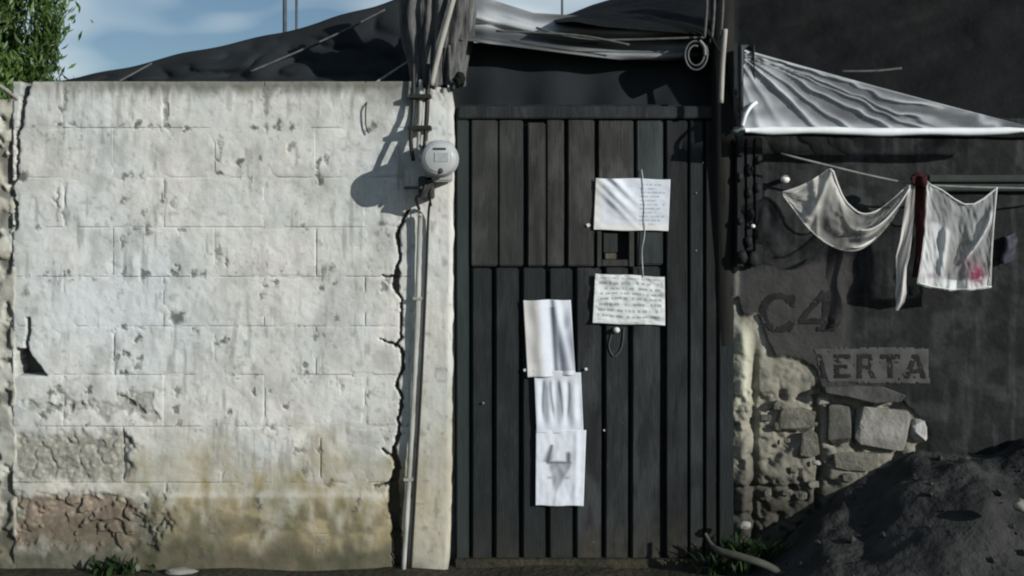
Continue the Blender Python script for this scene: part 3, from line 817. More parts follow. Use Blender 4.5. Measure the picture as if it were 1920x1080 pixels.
TOPL = [(60, 158), (150, 146), (230, 128), (345, 101), (460, 76), (530, 60), (600, 42), (640, 30), (700, 12), (760, -10), (830, -30)]
def shade_fn(u, v):
    px = 60 + u * 760
    yt = float(interp(px, TOPL)); yb = 186
    Y = .55 * (1 - v) + .22 * v
    w = (.012 * math.sin(u * 40 + v * 3) + .05 * (1 - abs(mnoise.noise(Vector((u * 8 - v * 3, v * 3 + u * 5, 12))))) ** 5) * math.sin(math.pi * v) + .03 * mnoise.noise(Vector((u * 6, v * 2, 2)))
    py = yt + (yb - yt) * v + 2.0 * math.sin(u * 31) * (1 - v)
    p = P(px, py, Y); p.y += w
    return p
sh = sheet('shade_cloth', shade_fn, 150, 30, M_CLOTH, None, .004)
recenter(sh, P(600, 186, .22)); tag(sh, 'black shade cloth sloping up behind the top of the block wall', 'shade cloth')
def on_shade(px, py):
    yt = float(interp(px, TOPL)); v = (py - yt) / (186 - yt)
    return P(px, py, .55 * (1 - v) + .22 * v - .03)
rope('rope', [on_shade(470, 134), on_shade(560, 96), on_shade(650, 55), on_shade(722, 18)], .0045, 'longest pale rope rising over the left shade cloth', M_ROPEDK)
rope('rope', [on_shade(224, 152), on_shade(250, 138), on_shade(284, 119)], .0045, 'short pale rope at the low left end of the shade cloth', M_ROPEDK)
rope('rope', [P(680, 172, .06), P(720, 145, .16), P(770, 113, .26)], .0055, 'pale rope tied from the wall top up to the bundled post')
# right-hand slope behind the bundle: grey film of the roof over the door
def bundle_fn(u, v):
    ang = -1.75 + u * 3.5
    px0 = 822; rad_px = 62 - 12 * v + 6 * math.sin(v * 5)
    fold = 1 + .10 * math.sin(ang * 13 + v * 2) + .07 * math.sin(ang * 23 + 1 + v * 4) + .14 * mnoise.noise(Vector((ang * 2, v * 4, 3)))
    x = px0 + math.sin(ang) * rad_px * fold + 14 * (v - .5) * mnoise.noise(Vector((ang, 2, 2)))
    py = -30 + v * (192 + 22 * mnoise.noise(Vector((ang * 2.2, 5, 1))))
    return P(x, py, .10 - .10 * math.cos(ang) * fold)
M_BUNDLE = simple('bundled_grey_tarp', (0.125, 0.128, 0.124), (0.020, 0.021, 0.0205), 7, 0.65, 0.3, 0.6, 24, stretch=(3, 3, .8), bdist=.012)
bd = sheet('tarp_bundle', bundle_fn, 90, 30, M_BUNDLE, None, .004)
recenter(bd, P(822, 165, .1)); tag(bd, 'dark tarp gathered in folds around the pole above the white post', 'tarp')
pl = tube('wooden_post', [P(820, 1085, .16), P(822, -60, .14)], .04, M_DARKWOOD, None, 10); recenter(pl, P(820, 1085, .16))
tag(pl, 'dark wooden post behind the bundled tarp and white post', 'post')
st = tube('stick', [P(809, 160, -.06), P(826, 85, -.05), P(855, -20, -.03)], lambda t: .0105 + .001 * t, M_STICK, None, 8)
recenter(st, P(809, 160, -.06)); tag(st, 'pale thin stick leaning against the bundled tarp above the post', 'stick')
for pts, lab in (([P(842, 85, -.02), P(843, 120, -.015), P(845, 150, -.012), P(858, 160, -.01)], 'knotted dark cord drooping at the top of the white post'),):
    o = tube('tie_cord', pts, .007, M_ROPEDK, None, 7); recenter(o, pts[0]); tag(o, lab, 'cord')
kno = rock('knot', P(862, 150, -.015), (.022, .02, .03), M_CLOTH2, None, 4, 3, .5); recenter(kno, P(862, 150, -.015))
tag(kno, 'black knotted rag at the top right of the white post', 'rag')

# grey film roof over the door, sagging to the right post
GT = [(860, -14), (905, -6), (950, 8), (1000, 24), (1060, 28), (1110, 32), (1160, 34), (1230, 34), (1335, 30)]
GB = [(860, 74), (905, 80), (1000, 92), (1080, 102), (1160, 112), (1240, 114), (1335, 108)]
def grey_fn(u, v):
    px = 862 + u * 470
    yt = float(interp(px, GT)); yb = float(interp(px, GB))
    py = yt + (yb - yt) * v
    f = .030 * math.sin(v * 10 + u * 3.2 + 1.2 * mnoise.noise(Vector((u * 3, 1, 4)))) + .012 * math.sin(v * 24 - u * 5) + .012 * math.sin(u * 46) * gauss(u, .06, .12)
    return P(px, py, .06 + .22 * (1 - v) + f)
def grey_fold_light(u, v):
    ridge = .5 + .5 * math.sin(v * 10 + u * 3.2 + 2.6)  # lit fold ridges painted lighter in the tarp colour
    g = (.11 + .60 * ridge * (.5 + .5 * sst(.15, .6, u) + .5 * gauss(u, .05, .15))) * (1 - .65 * sst(.6, 1, v)) * (.8 + .5 * mnoise.noise(Vector((u * 5, v * 3, 9))))
    g = g + .42 * gauss(v, .62, .13) * sst(.5, .85, u) + .22 * gauss(v, .25, .2) * sst(.45, .1, u)  # extra highlights painted along the sag
    g = max(g, .012)
    return (g * .95, g, g * 1.02, 1)
gr = sheet('plastic_tarp', grey_fn, 120, 26, M_GREYFILM, None, .003, grey_fold_light)
recenter(gr, P(1090, 108, .08)); tag(gr, 'grey plastic tarp sagging in folds over the door', 'tarp')
for a, b, c_, lab in (((1005, 52), (1110, 74), (1322, 70), 'pale cord along the upper fold of the sagging tarp'),
                      ((930, 58), (1080, 66), (1180, 84), 'pale cord along the lower fold of the sagging tarp')):
    o = rope('cord', [P(*a, -.0), P(*b, -.01), P(*c_, -.02)], .0045, lab, M_ROPEDK)
# black cloth hanging below it, in front of the dark gap over the door
def val_fn(u, v):
    px = 842 + u * 540
    py = 80 + v * 128 + 4 * math.sin(u * 9) * v
    return P(px, py, .17 + .02 * math.sin(u * 28 + v) * v - .06 * v)
vl = sheet('door_curtain', val_fn, 70, 14, M_CLOTH, None, .003)
recenter(vl, P(1110, 196, .1)); tag(vl, 'black cloth hung in the gap above the plank door', 'cloth')

# big black canopy on the right
CT = [(1040, 34), (1070, 26), (1110, 10), (1150, -2), (1230, -30), (1340, -60), (2150, -140)]
CB = [(1040, 32), (1075, 30), (1130, 40), (1250, 50), (1330, 56), (1362, 110), (1380, 240), (2150, 252)]
def can_fn(u, v):
    px = 1040 + u * 1110
    yt = float(interp(px, CT)); yb = float(interp(px, CB)) + 10
    py = yt + (yb - yt) * v
    f = .05 * mnoise.noise(Vector((u * 7, v * 3, 7))) + .014 * math.sin(u * 34 + v * 9 + 3 * mnoise.noise(Vector((u * 4, v * 4, 1)))) + .022 * (1 - abs(mnoise.noise(Vector((u * 9 + v * 5, v * 6 - u * 3, 17))))) ** 6
    return P(px, py, .75 * (1 - v) ** 1.2 + (.035 if px > 1370 else -.02) + f * math.sin(math.pi * min(1, v + .15)))
cn = sheet('canopy_cloth', can_fn, 170, 50, M_CLOTH2, None, .004)
recenter(cn, P(1600, 200, 0)); tag(cn, 'big black canopy cloth above the clear plastic awning', 'canopy')
rope('rope', [P(1578, 134, -.03), P(1640, 133, -.04), P(1690, 128, -.02)], .0048, 'short pale rope lying across the big black canopy', M_ROPEDK)
# post, stick and rolled end between door and awning
pr = tube('wooden_post', [P(1358, 1085, .15), P(1354, -60, .02)], .048, M_DARKWOOD, None, 10); recenter(pr, P(1358, 1085, .15))
tag(pr, 'dark wooden post behind the upright pale stick right of the door', 'post')
for dx, yy in ((-24, 0), (-10, 0), (6, 0)):
    o = tube('strap', [P(1350 + dx, -40, -.06), P(1349 + dx, 20, -.062), P(1345 + dx, 70, -.06)], .0055, M_ROPEDK, None, 6)
    recenter(o, P(1350 + dx, 0, -.06)); tag(o, {-24: 'leftmost of three dim straps tied up the right post', -10: 'middle of three dim straps tied up the right post', 6: 'rightmost of three dim straps tied up the right post'}[dx], 'strap', 'straps on the right post')
s2 = tube('stick', [P(1352, 193, -.07), P(1355, 120, -.07), P(1360, 55, -.065)], .0098, M_STICK, None, 8); recenter(s2, P(1352, 193, -.07))
tag(s2, 'short upright pale stick on the dark post right of the door', 'stick')
roll = empty('tarp_roll', P(1305, 100, 0), 'rolled grey tarp end beside the upright pale stick', 'tarp')
V, F = [], []
spn = 70
for j in range(2):
    for i in range(spn):
        t = i / (spn - 1); a = 1.2 + t * 2 * math.pi * 1.9
        r_ = 12 + 13 * t
        V.append(P(1304 + r_ * .85 * math.cos(a), 102 - r_ * 1.2 * math.sin(a), (-.07, .10)[j]))
for i in range(spn - 1): F.append((i, i + 1, spn + i + 1, spn + i))
ro = mesh_obj('rolled_sheet', V, F, simple('rolled_grey_film', (.11, .12, .125), (.05, .055, .06), 14, .5, .35, .3), roll)
s_ = ro.modifiers.new('thickness', 'SOLIDIFY'); s_.thickness = .007
tube('rim_cord', [P(1312, 76, -.075), P(1321, 88, -.076), P(1322, 104, -.075)], .006, M_ROPE, roll, 7)

# clear plastic awning ---------------------------------------------------
AWX0, AWX1 = 1394, 1925
def aw_edges(px):
    return 92 + (px - AWX0) / (AWX1 - AWX0) * 144 * (1.06 - .06 * (px - AWX0) / (AWX1 - AWX0))
def aw_fold(px, py):
    th = math.atan2(py - 88, px - 1372) + .05 * mnoise.noise(Vector((px * .008, py * .012, 11))) + .02 * mnoise.noise(Vector((px * .03, py * .05, 13)))
    peaks = [(.30, .018, 1.0), (.372, .012, .8), (.405, .011, .95), (.47, .014, .9), (.60, .02, .8), (.74, .03, .75), (1.0, .06, .45), (1.25, .05, .35)]
    s = 0
    for i, (c0, w, a) in enumerate(peaks):
        k = .55 + .75 * mnoise.noise(Vector((px * .012, i * 3.3, 1))) + .15
        s = max(s, min(1.0, a * max(.12, k)) * gauss(th, c0, w))
    return s
def aw_fn(u, v):
    px = AWX0 + u * (AWX1 - AWX0)
    yt = aw_edges(px); py = yt + (243 - yt) * v
    s = aw_fold(px, py)
    return P(px, py, -.04 - .085 * v - .030 * s + .010 * mnoise.noise(Vector((px * .02, py * .03, 5))))
def aw_ink(u, v):
    px = AWX0 + u * (AWX1 - AWX0)
    yt = aw_edges(px); py = yt + (243 - yt) * v
    s = aw_fold(px, py)
    left = sst(1600, 1400, px)
    low = sst(.72, .98, v)
    edge = sst(.06, 0, v)
    al = min(1, .20 + .62 * s + .50 * left * (.6 + .6 * mnoise.noise(Vector((px * .03, py * .05, 3)))) + .4 * low * low + .35 * edge)
    return (.58, .61, .63, max(.05, al))
aw = empty('plastic_awning', P(1650, 245, -.2), 'crumpled clear plastic awning with a bright white hem, right of the door', 'awning')
sheet('film', aw_fn, 170, 56, M_FILM, aw, 0, aw_ink)
M_HEM = simple('white_plastic_hem', (.80, .83, .84), (.70, .73, .74), 14, .45, .35, .15, 30)
V, F = [], []
NU = 60; PR = [(-9, 0), (-9.5, -.012), (-4, -.02), (4, -.02), (9, -.010), (9, .004), (0, .012)]
for i in range(NU):
    u = i / (NU - 1); px = 1398 + u * 528
    k = .45 + .32 * sst(0, .1, u) + .18 * mnoise.noise(Vector((u * 7, 0, 0)))
    if u > .93: k *= 1 - .55 * (u - .93) / .07
    for dy, dY in PR: V.append(P(px, 244.5 + dy * k + .9 * math.sin(u * 17) + 3 * gauss(u, .6, .3), -.135 + dY))
n = len(PR)
for i in range(NU - 1):
    for k in range(n): F.append((i * n + k, i * n + (k + 1) % n, (i + 1) * n + (k + 1) % n, (i + 1) * n + k))
F.append(tuple(range(n))); F.append(tuple((NU - 1) * n + k for k in range(n)))
mesh_obj('hem', V, F, M_HEM, aw)
tube('tie', [P(1392, 236, -.13), P(1398, 216, -.135), P(1408, 200, -.125), P(1418, 192, -.11)], .0075, M_HEM, aw, 8)
rock('corner_knot', P(1386, 246, -.11), (.026, .02, .018), simple('knot_film', (.16, .19, .185), (.06, .07, .07), 30, .5, .3, .3), aw, 9, 3, .5)
def dfl(u, v):
    px = 1384 + 30 * u + 4 * v; py = 84 + 150 * v
    return P(px, py, -.045 - .03 * math.sin(u * 7 + v))
sheet('gathered_edge', dfl, 16, 20, simple('dim_film', (.05, .058, .06), (.02, .024, .025), 12, .5, .3, .3), aw, .003)

# ------------------------------------------------------------------ right wall
RWY = .05
def exposed(gx, gy):
    n = (fbm(gx / 22, gy / 22, 201) - .5) * 46
    top = interp(gx, [(1360, 560), (1384, 560), (1392, 590), (1420, 588), (1440, 640), (1452, 668), (1500, 672), (1530, 690), (1541, 735), (1600, 735), (1700, 740), (1715, 775), (1740, 790), (1748, 850), (1760, 1000)])
    right = interp(gy, [(560, 1440), (640, 1452), (672, 1530), (735, 1545), (750, 1690), (800, 1738), (850, 1742), (1000, 1600), (1090, 1560)])
    return sstep(-4, 5, np.minimum(gy - top, right - gx) + n * .35)
def patch_grey(gx, gy):
    n = (fbm(gx / 30, gy / 30, 205) - .5) * 50
    return sstep(-14, 14, np.minimum.reduce([gx - 1395 + n * .5, 1596 - gx + n * .25, gy - 492 + n * .6 - 0.10 * (1500 - gx), 735 - gy]))
def rw_depth(gx, gy):
    e = exposed(gx, gy)
    d = (fbm(gx / 60, gy / 60, 211) - .5) * .014 + (fbm(gx / 14, gy / 14, 213) - .5) * .003
    t = fbm(gx / 20, gy / 20, 215, 4)
    d = d - e * (.014 + .020 * sstep(.46, .72, t) * sstep(690, 740, gy) + .020 * (t - .5) + .006 * fbm(gx / 7, gy / 7, 217))
    d = d + .03 * e * np.exp(-((gx - 1394) / 14.) ** 2) * sstep(600, 640, gy)          # the thick plaster edge by the door
    d = d - .03 * e * np.exp(-((gx - 1417) / 5.) ** 2) * sstep(620, 700, gy)           # the crack beside it
    for cx, y0, y1, w in ((1538, 800, 960, 5), (1533, 740, 800, 6)):
        d = d - .05 * np.exp(-((gx - cx - 4 * np.sin(gy / 17)) / w) ** 2) * (gy > y0) * (gy < y1)
    d = d - .03 * np.exp(-((gy - (915 + (gx - 1400) * .02)) / 4.) ** 2) * (gx < 1500) * e
    return d
def rw_paint_shade(gx, gy):
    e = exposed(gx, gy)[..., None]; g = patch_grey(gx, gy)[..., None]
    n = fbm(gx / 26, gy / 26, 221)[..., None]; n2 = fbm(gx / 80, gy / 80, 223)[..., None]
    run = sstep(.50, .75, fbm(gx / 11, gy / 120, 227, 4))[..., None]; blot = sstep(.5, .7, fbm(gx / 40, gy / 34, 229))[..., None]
    base = np.array([.0115, .0122, .0126]) * (.5 + .9 * n2) * (1 + 1.3 * run + 1.2 * blot) * (.8 + .5 * fbm(gx / 6, gy / 6, 231)[..., None])  # shade over this wall is put into its near-black colour
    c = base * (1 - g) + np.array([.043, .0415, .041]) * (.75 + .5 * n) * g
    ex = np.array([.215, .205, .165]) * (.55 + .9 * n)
    fade = sstep(960, 820, gy)[..., None]                # bare plaster gets darker towards the bottom
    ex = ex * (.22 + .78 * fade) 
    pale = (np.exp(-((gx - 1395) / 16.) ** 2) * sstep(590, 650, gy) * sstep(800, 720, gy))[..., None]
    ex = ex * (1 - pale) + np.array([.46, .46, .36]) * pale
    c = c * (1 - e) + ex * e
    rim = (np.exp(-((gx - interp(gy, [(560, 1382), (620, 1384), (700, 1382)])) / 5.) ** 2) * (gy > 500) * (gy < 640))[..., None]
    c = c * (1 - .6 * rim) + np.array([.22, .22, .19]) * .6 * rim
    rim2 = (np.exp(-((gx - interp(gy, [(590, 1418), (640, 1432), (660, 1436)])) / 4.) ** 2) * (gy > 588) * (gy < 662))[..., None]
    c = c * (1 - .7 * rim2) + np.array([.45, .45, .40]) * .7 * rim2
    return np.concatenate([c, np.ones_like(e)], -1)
M_RWALL = ink_mat('shade_painted_plaster', 0.85, 0.0, False, bmp=0.95)
rw = empty('shade_painted_wall', P(1650, 1085, .15), 'wall with shade painted into its dark colour, faded lettering and broken bare plaster below', 'wall')
relief('wall_face', np.linspace(1366, 2140, 260), np.linspace(222, 1092, 300), rw_depth, M_RWALL, rw, .2, {'ink': rw_paint_shade}, Y0=RWY)
LY = RWY - .012
def arc_letter_c(cx, cy, rx, ry, th, a0, a1, n=18):
    o_, i_ = [], []
    for k in range(n + 1):
        a = R(a0 + (a1 - a0) * k / n)
        o_.append((cx + rx * math.cos(a), cy - ry * math.sin(a)))
        i_.append((cx + (rx - th) * math.cos(a), cy - (ry - th * .8) * math.sin(a)))
    return o_ + i_[::-1]
def inside(px, py, poly):
    x = np.array([p[0] for p in poly]); y = np.array([p[1] for p in poly])
    c = np.zeros(px.shape, bool); n = len(poly)
    for k in range(n):
        x0, y0, x1, y1 = x[k], y[k], x[(k + 1) % n], y[(k + 1) % n]
        hit = ((y0 > py) != (y1 > py)) & (px < (x1 - x0) * (py - y0) / (y1 - y0 + 1e-9) + x0)
        c ^= hit
    return c
def painted(name, polys, m, parent, lift, cell=1.5, flake=.30, rag=3.0):
    """a coat of paint lying on the uneven plaster: follows its relief, worn edges and flaked spots"""
    xs = [p[0] for q in polys for p in q]; ys = [p[1] for q in polys for p in q]
    gx, gy = np.meshgrid(np.arange(min(xs) - 3, max(xs) + 4, cell), np.arange(min(ys) - 3, max(ys) + 4, cell))
    cx, cy = gx[:-1, :-1] + cell / 2, gy[:-1, :-1] + cell / 2
    wx = cx + (fbm(cx / 5, cy / 5, 301) - .5) * rag; wy = cy + (fbm(cx / 5, cy / 5, 303) - .5) * rag
    keep = np.zeros(cx.shape, bool)
    for q in polys: keep |= inside(wx, wy, q)
    keep &= fbm(cx / 7, cy / 7, 305, 3) > flake
    d = rw_depth(gx, gy); k = (DIST + RWY) / FPX
    V = np.stack([((gx - 960) * k).ravel(), (RWY - d - lift).ravel(), (ZC - (gy - YH) * k).ravel()], 1)
    w = gx.shape[1]; used, F = {}, []
    for r_, c_ in zip(*np.nonzero(keep)):
        a = r_ * w + c_
        F.append(tuple(used.setdefault(int(t), len(used)) for t in (a, a + w, a + w + 1, a + 1)))
    o = mesh_obj(name, V[list(used.keys())], F, m, parent)
    t = o.modifiers.new('coat', 'SOLIDIFY'); t.thickness = .0006; t.offset = 0
    return o
def letter(polys, parent, lift): return painted('letter', polys, M_LETTER, parent, lift)
def rc(x0, y0, x1, y1): return [(x0, y0), (x1, y0), (x1, y1), (x0, y1)]
letter([arc_letter_c(1460, 586, 37, 38, 15, 40, 318), [(1479, 552), (1491, 552), (1491, 577), (1480, 574)], [(1480, 600), (1490, 606), (1482, 624), (1474, 616)]], rw, .0010)
letter([[(1541, 545), (1555, 545), (1512, 596), (1497, 596)], rc(1497, 597, 1566, 608), rc(1541, 546, 1556, 620), rc(1530, 613, 1567, 621)], rw, .0010)
sg = painted('sign_band', [[(1526, 654), (1640, 652), (1741, 653), (1740, 700), (1743, 718), (1650, 719), (1552, 716), (1536, 690)]], M_BAND, rw, .0009, 2.5, .18, 5)
y0, y1 = 664, 709
for q in ([[(1533, y0), (1541, y0), (1552, y1), (1542, y1)]],                                                              # what is left of a flaked letter
          [rc(1563, y0, 1573, y1), rc(1573, y0, 1594, y0 + 8), rc(1573, 683, 1589, 690), rc(1573, y1 - 8, 1595, y1)],
          [rc(1606, y0, 1616, y1), rc(1616, y0, 1634, y0 + 8), rc(1628, y0 + 8, 1637, 684), rc(1616, 684, 1634, 691), [(1624, 691), (1633, 691), (1643, y1), (1632, y1)]],
          [rc(1650, y0, 1688, y0 + 9), rc(1664, y0 + 9, 1674, y1)],
          [[(1710, y0), (1720, y0), (1706, y1), (1695, y1)], [(1715, y0 + 1), (1722, y0), (1737, y1), (1726, y1)], rc(1706, 692, 1726, 699)]):
    letter(q, sg, .0019)
# broken ledge and loose stones set in the wall foot
prism('ledge', [(1546, 727), (1600, 724), (1660, 727), (1700, 742), (1690, 754), (1640, 757), (1590, 745), (1548, 738)], RWY - .055, RWY + .05, M_SLAB, rw, bevel=.004)
def angular(name, c, half, m, parent, seed, n=26, flat=.5):
    """broken stone: convex hull of points on a boxy shell, edges chipped"""
    rng = random.Random(seed)
    bm = bmesh.new()
    for k in range(n):
        d = Vector((rng.gauss(0, 1), rng.gauss(0, 1), rng.gauss(0, 1))).normalized()
        d = Vector([math.copysign(abs(q) ** flat, q) for q in d]) * rng.uniform(.86, 1.05)
        bm.verts.new(Vector(c) + Vector((d.x * half[0], d.y * half[1], d.z * half[2])))
    r = bmesh.ops.convex_hull(bm, input=list(bm.verts))
    bmesh.ops.delete(bm, geom=[v for v in bm.verts if not v.link_faces], context='VERTS')
    bmesh.ops.bevel(bm, geom=list(bm.edges), offset=min(half) * .16, segments=1, affect='EDGES', clamp_overlap=True)
    bmesh.ops.recalc_face_normals(bm, faces=bm.faces)
    me = bpy.data.meshes.new(name); bm.to_mesh(me); bm.free()
    return link(name, me, m, parent, smooth=False)
def stone(x0, x1, y0, y1, m, seed, depth=.05, fl=.55, rough=.12):
    c = P((x0 + x1) / 2, (y0 + y1) / 2, RWY + .006)
    k = (DIST + RWY) / FPX
    angular('stone', c, ((x1 - x0) / 2 * k, depth * .9, (y1 - y0) / 2 * k), m, rw, seed, 26, fl * .8)
stone(1602, 1706, 760, 846, M_STONE, 2, .034, .45, .10)
stone(1703, 1737, 784, 838, simple('white_stone', (.40, .40, .38), (.28, .28, .26), 16, .9, .15, .8, 45, bdist=.01), 5, .045, .8, .25)
stone(1548, 1598, 756, 836, M_STONEDK, 7, .026, .5, .3)
stone(1452, 1530, 762, 812, M_STONEDK2, 11, .016, .6, .5)
stone(1496, 1536, 806, 862, M_STONEDK2, 15, .018, .6, .4)
stone(1560, 1650, 846, 884, M_STONEDK2, 17, .02, .6, .4)
rr = random.Random(4)
for q in range(15):
    cx, cy = rr.uniform(1425, 1600), rr.uniform(740, 930)
    w_, h_ = rr.uniform(5, 13), rr.uniform(4, 10)
    if cx > 1545 and cy < 846: continue
    stone(cx - w_, cx + w_, cy - h_, cy + h_, rr.choice((M_STONEDK2, M_STONEDK, M_STONEDK2, M_STONE)), 40 + q, rr.uniform(.010, .018), .7)
# dark timbers between door and lettered wall
sl = empty('timber_upright', P(1408, 500, .0), 'black timber uprights below the awning corner, left of the clothes line', 'post')
for a, b, y1 in ((1381, 1396, 500), (1399, 1412, 470), (1415, 1430, 498)):
    pbox('batten', a, b, 258, y1, -.0, .034, M_JAMB, sl, bevel=.004, jitter=.003, cuts=6)
for x, y, r_ in ((1389, 285, .014), (1388, 332, .012), (1406, 318, .016), (1404, 362, .013), (1422, 300, .012), (1421, 352, .014), (1408, 402, .015), (1388, 415, .011), (1404, 452, .016), (1420, 440, .012), (1392, 482, .02), (1412, 486, .022)):
    rock('knot', P(x, y, -.004), (r_, r_ * .7, r_ * 1.5), M_JAMB, sl, x + y, 2, .35)
for x, y, r_, lab in ((1412, 424, .008, 'small pale insulator on the black timber uprights'), (1472, 336, .0165, 'small round white lamp bulb under the awning beside the clothes line')):
    g = empty('bulb' if r_ > .015 else 'insulator', P(x, y, -.01), lab, 'bulb' if r_ > .015 else 'insulator')
    rock('glass' if r_ > .015 else 'body', P(x, y, -.012), (r_ * 1.15, r_, r_), simple('white_glass_%d' % x, (.75, .74, .68), (.65, .64, .6), 30, .35, .5, 0), g, 2, 3, .04)
    tube('holder', [P(x, y, -.005), P(x, y, .04)], r_ * .6, M_METERDK, g, 10)

# ------------------------------------------------------------------ clothes line
CLY = -.11
ln = tube('clothes_line', [P(1466, 288, .03), P(1475, 291, CLY), P(1560, 312, CLY), P(1640, 331, CLY), P(1716, 345, CLY), P(1800, 350, CLY), P(1870, 352, CLY), P(1990, 354, CLY), P(2140, 350, .03)], .0042, M_ROPE, None, 7)
recenter(ln, P(1720, 345, CLY)); tag(ln, 'thin pale clothes line stretched below the plastic awning', 'clothes line')
def curve(pts):
    xs = np.cumsum([0] + [math.hypot(b[0] - a[0], b[1] - a[1]) for a, b in zip(pts[:-1], pts[1:])]); xs = xs / xs[-1]
    def f(t):
        # smooth the polyline a little
        q = [(float(np.interp(min(1, max(0, t + d)), xs, [p[0] for p in pts])), float(np.interp(min(1, max(0, t + d)), xs, [p[1] for p in pts]))) for d in (-.03, 0, .03)]
        return (sum(a for a, _ in q) / 3, sum(b for _, b in q) / 3)
    return f
U1 = curve([(1464, 360), (1500, 349), (1535, 330), (1559, 310), (1570, 345), (1583, 376), (1612, 402), (1640, 398), (1672, 374), (1706, 343)])
L1 = curve([(1466, 364), (1484, 388), (1510, 424), (1540, 452), (1575, 470), (1610, 472), (1640, 452), (1668, 420), (1690, 385), (1709, 348)])
def tw_fold(u, v):
    return max(gauss(v, .62 + .5 * (u - .6), .09) * sst(.45, .6, u), .9 * gauss(u, .34 - .14 * v, .035), .6 * gauss(u, .2 + .1 * v, .03), .8 * gauss(v, .78, .06) * sst(.48, .62, u) * sst(.85, .7, u))
def tw_fn(u, v):
    a, b = U1(u), L1(u)
    x = a[0] + (b[0] - a[0]) * v; y = a[1] + (b[1] - a[1]) * v
    return P(x, y, CLY - .03 * tw_fold(u, v) - .035 * math.sin(math.pi * v) * math.sin(math.pi * u) + .014 * mnoise.noise(Vector((u * 7, v * 4, 2))) + .006 * mnoise.noise(Vector((u * 26 + v * 6, v * 9, 5))))
def tw_ink(u, v):
    e = max(gauss(v, 0, .07), gauss(v, .12, .09) * gauss(u, .42, .14), gauss(v, 1, .05) * sst(.5, .2, u), tw_fold(u, v) * .72, .95 * gauss(v, .93, .06) * gauss(u, .56, .06), .6 * gauss(v, .5, .05) * sst(.6, .7, u), .45 * gauss(v, 1, .04))
    base = .60 * sst(.34, .26, u) + .40 * sst(.30, .36, u) * sst(.60, .50, u) + .24 * sst(.5, .62, u)
    al = base * (.8 + .5 * mnoise.noise(Vector((u * 9, v * 5, 4)))) + (1 - base) * .95 * e ** 1.3
    return (.74, .73, .68, max(.04, min(1, al)))
tw = empty('washed_cloth', P(1580, 340, CLY), 'sheer off-white cloth draped in a swag over the clothes line', 'cloth', 'washing on the clothes line')
sheet('swag', tw_fn, 110, 44, M_GAUZE, tw, 0, tw_ink)
M_EDGE = simple('stitched_white_hem', (.70, .70, .66), (.60, .60, .57), 30, .9, .1, .2)
tube('hem', [tw_fn(u, .02) + Vector((0, -.006, 0)) for u in np.linspace(.30, 1, 26)], lambda t: .0042 - .0026 * t, M_EDGE, tw, 6, False)
tube('hem', [tw_fn(u, .99) + Vector((0, -.004, 0)) for u in np.linspace(0, .40, 14)], lambda t: .0026 - .0016 * t, M_EDGE, tw, 6, False)
tube('hem', [tw_fn(u, .93) + Vector((0, -.010, 0)) for u in np.linspace(.50, .66, 10)], lambda t: .007 * math.sin(math.pi * min(.97, max(.03, t))), M_EDGE, tw, 6, False)
tube('hem', [tw_fn(u, .60 + .5 * (u - .6)) + Vector((0, -.008, 0)) for u in np.linspace(.58, .98, 16)], lambda t: .0028, M_EDGE, tw, 6, False)
TL = [(345, 1702, 1716), (400, 1695, 1714), (450, 1688, 1709), (480, 1680, 1706), (500, 1680, 1700), (530, 1681, 1699), (550, 1679, 1700), (566, 1680, 1696), (582, 1679, 1684)]
def tail_fn(u, v):
    py = 345 + 237 * v
    a = float(interp(py, [(t[0], t[1]) for t in TL])); b = float(interp(py, [(t[0], t[2]) for t in TL]))
    return P(a + (b - a) * u, py, CLY - .012 - .016 * math.sin(u * 6 + v * 5))
sheet('hanging_tail', tail_fn, 14, 60, M_GAUZE, tw, 0, lambda u, v: (.66, .64, .62, min(1, .25 + .7 * abs(math.sin(u * 4 + v * 9 + .6)))))
def rs_fn(u, v):
    py = 330 + 190 * v
    w = 10 + 3 * math.sin(v * 7); 
    if v < .1: w = 14
    return P(1724 + (u - .5) * 2 * w + 2 * math.sin(v * 4), py, CLY + .012 - .05 * (v < .1) + .01 * math.sin(u * 6 + v * 3))
rs = sheet('dark_garment', rs_fn, 12, 40, M_REDCLOTH, None, .004)
recenter(rs, P(1724, 345, CLY)); tag(rs, 'narrow dark maroon garment hanging between the sheer cloth and white shirt', 'garment', 'washing on the clothes line')
kn2 = rock('clothes_peg', P(1722, 336, CLY - .012), (.028, .016, .022), M_REDCLOTH, None, 5, 3, .4); recenter(kn2, P(1722, 336, CLY))
tag(kn2, 'bunched maroon cloth knot on the clothes line at its middle', 'cloth')
kn2.name = 'cloth_knot'
NT = [(0, 1737, 338), (.08, 1746, 346), (.2, 1765, 354), (.35, 1788, 371), (.5, 1808, 382), (.65, 1826, 381), (.8, 1845, 370), (.93, 1862, 356), (1, 1869, 350)]
NB = [(0, 1719, 533), (.2, 1745, 540), (.45, 1782, 545), (.7, 1818, 545), (1, 1858, 540)]
def top_xy(u, v):
    ax = float(interp(u, [(t[0], t[1]) for t in NT])); ay = float(interp(u, [(t[0], t[2]) for t in NT]))
    bx = float(interp(u, [(t[0], t[1]) for t in NB])); by = float(interp(u, [(t[0], t[2]) for t in NB]))
    bend = 5 * math.sin(math.pi * v) * (1 - u) - 2 * math.sin(math.pi * v) * u
    return ax + (bx - ax) * v + bend, ay + (by - ay) * v
def top_fold(u, v):
    return max(.9 * gauss(u, .93 - .48 * sst(.25, .85, v), .05) * sst(.1, .3, v), .7 * gauss(u, .30, .05) * sst(.25, .4, v) * sst(1, .7, v))
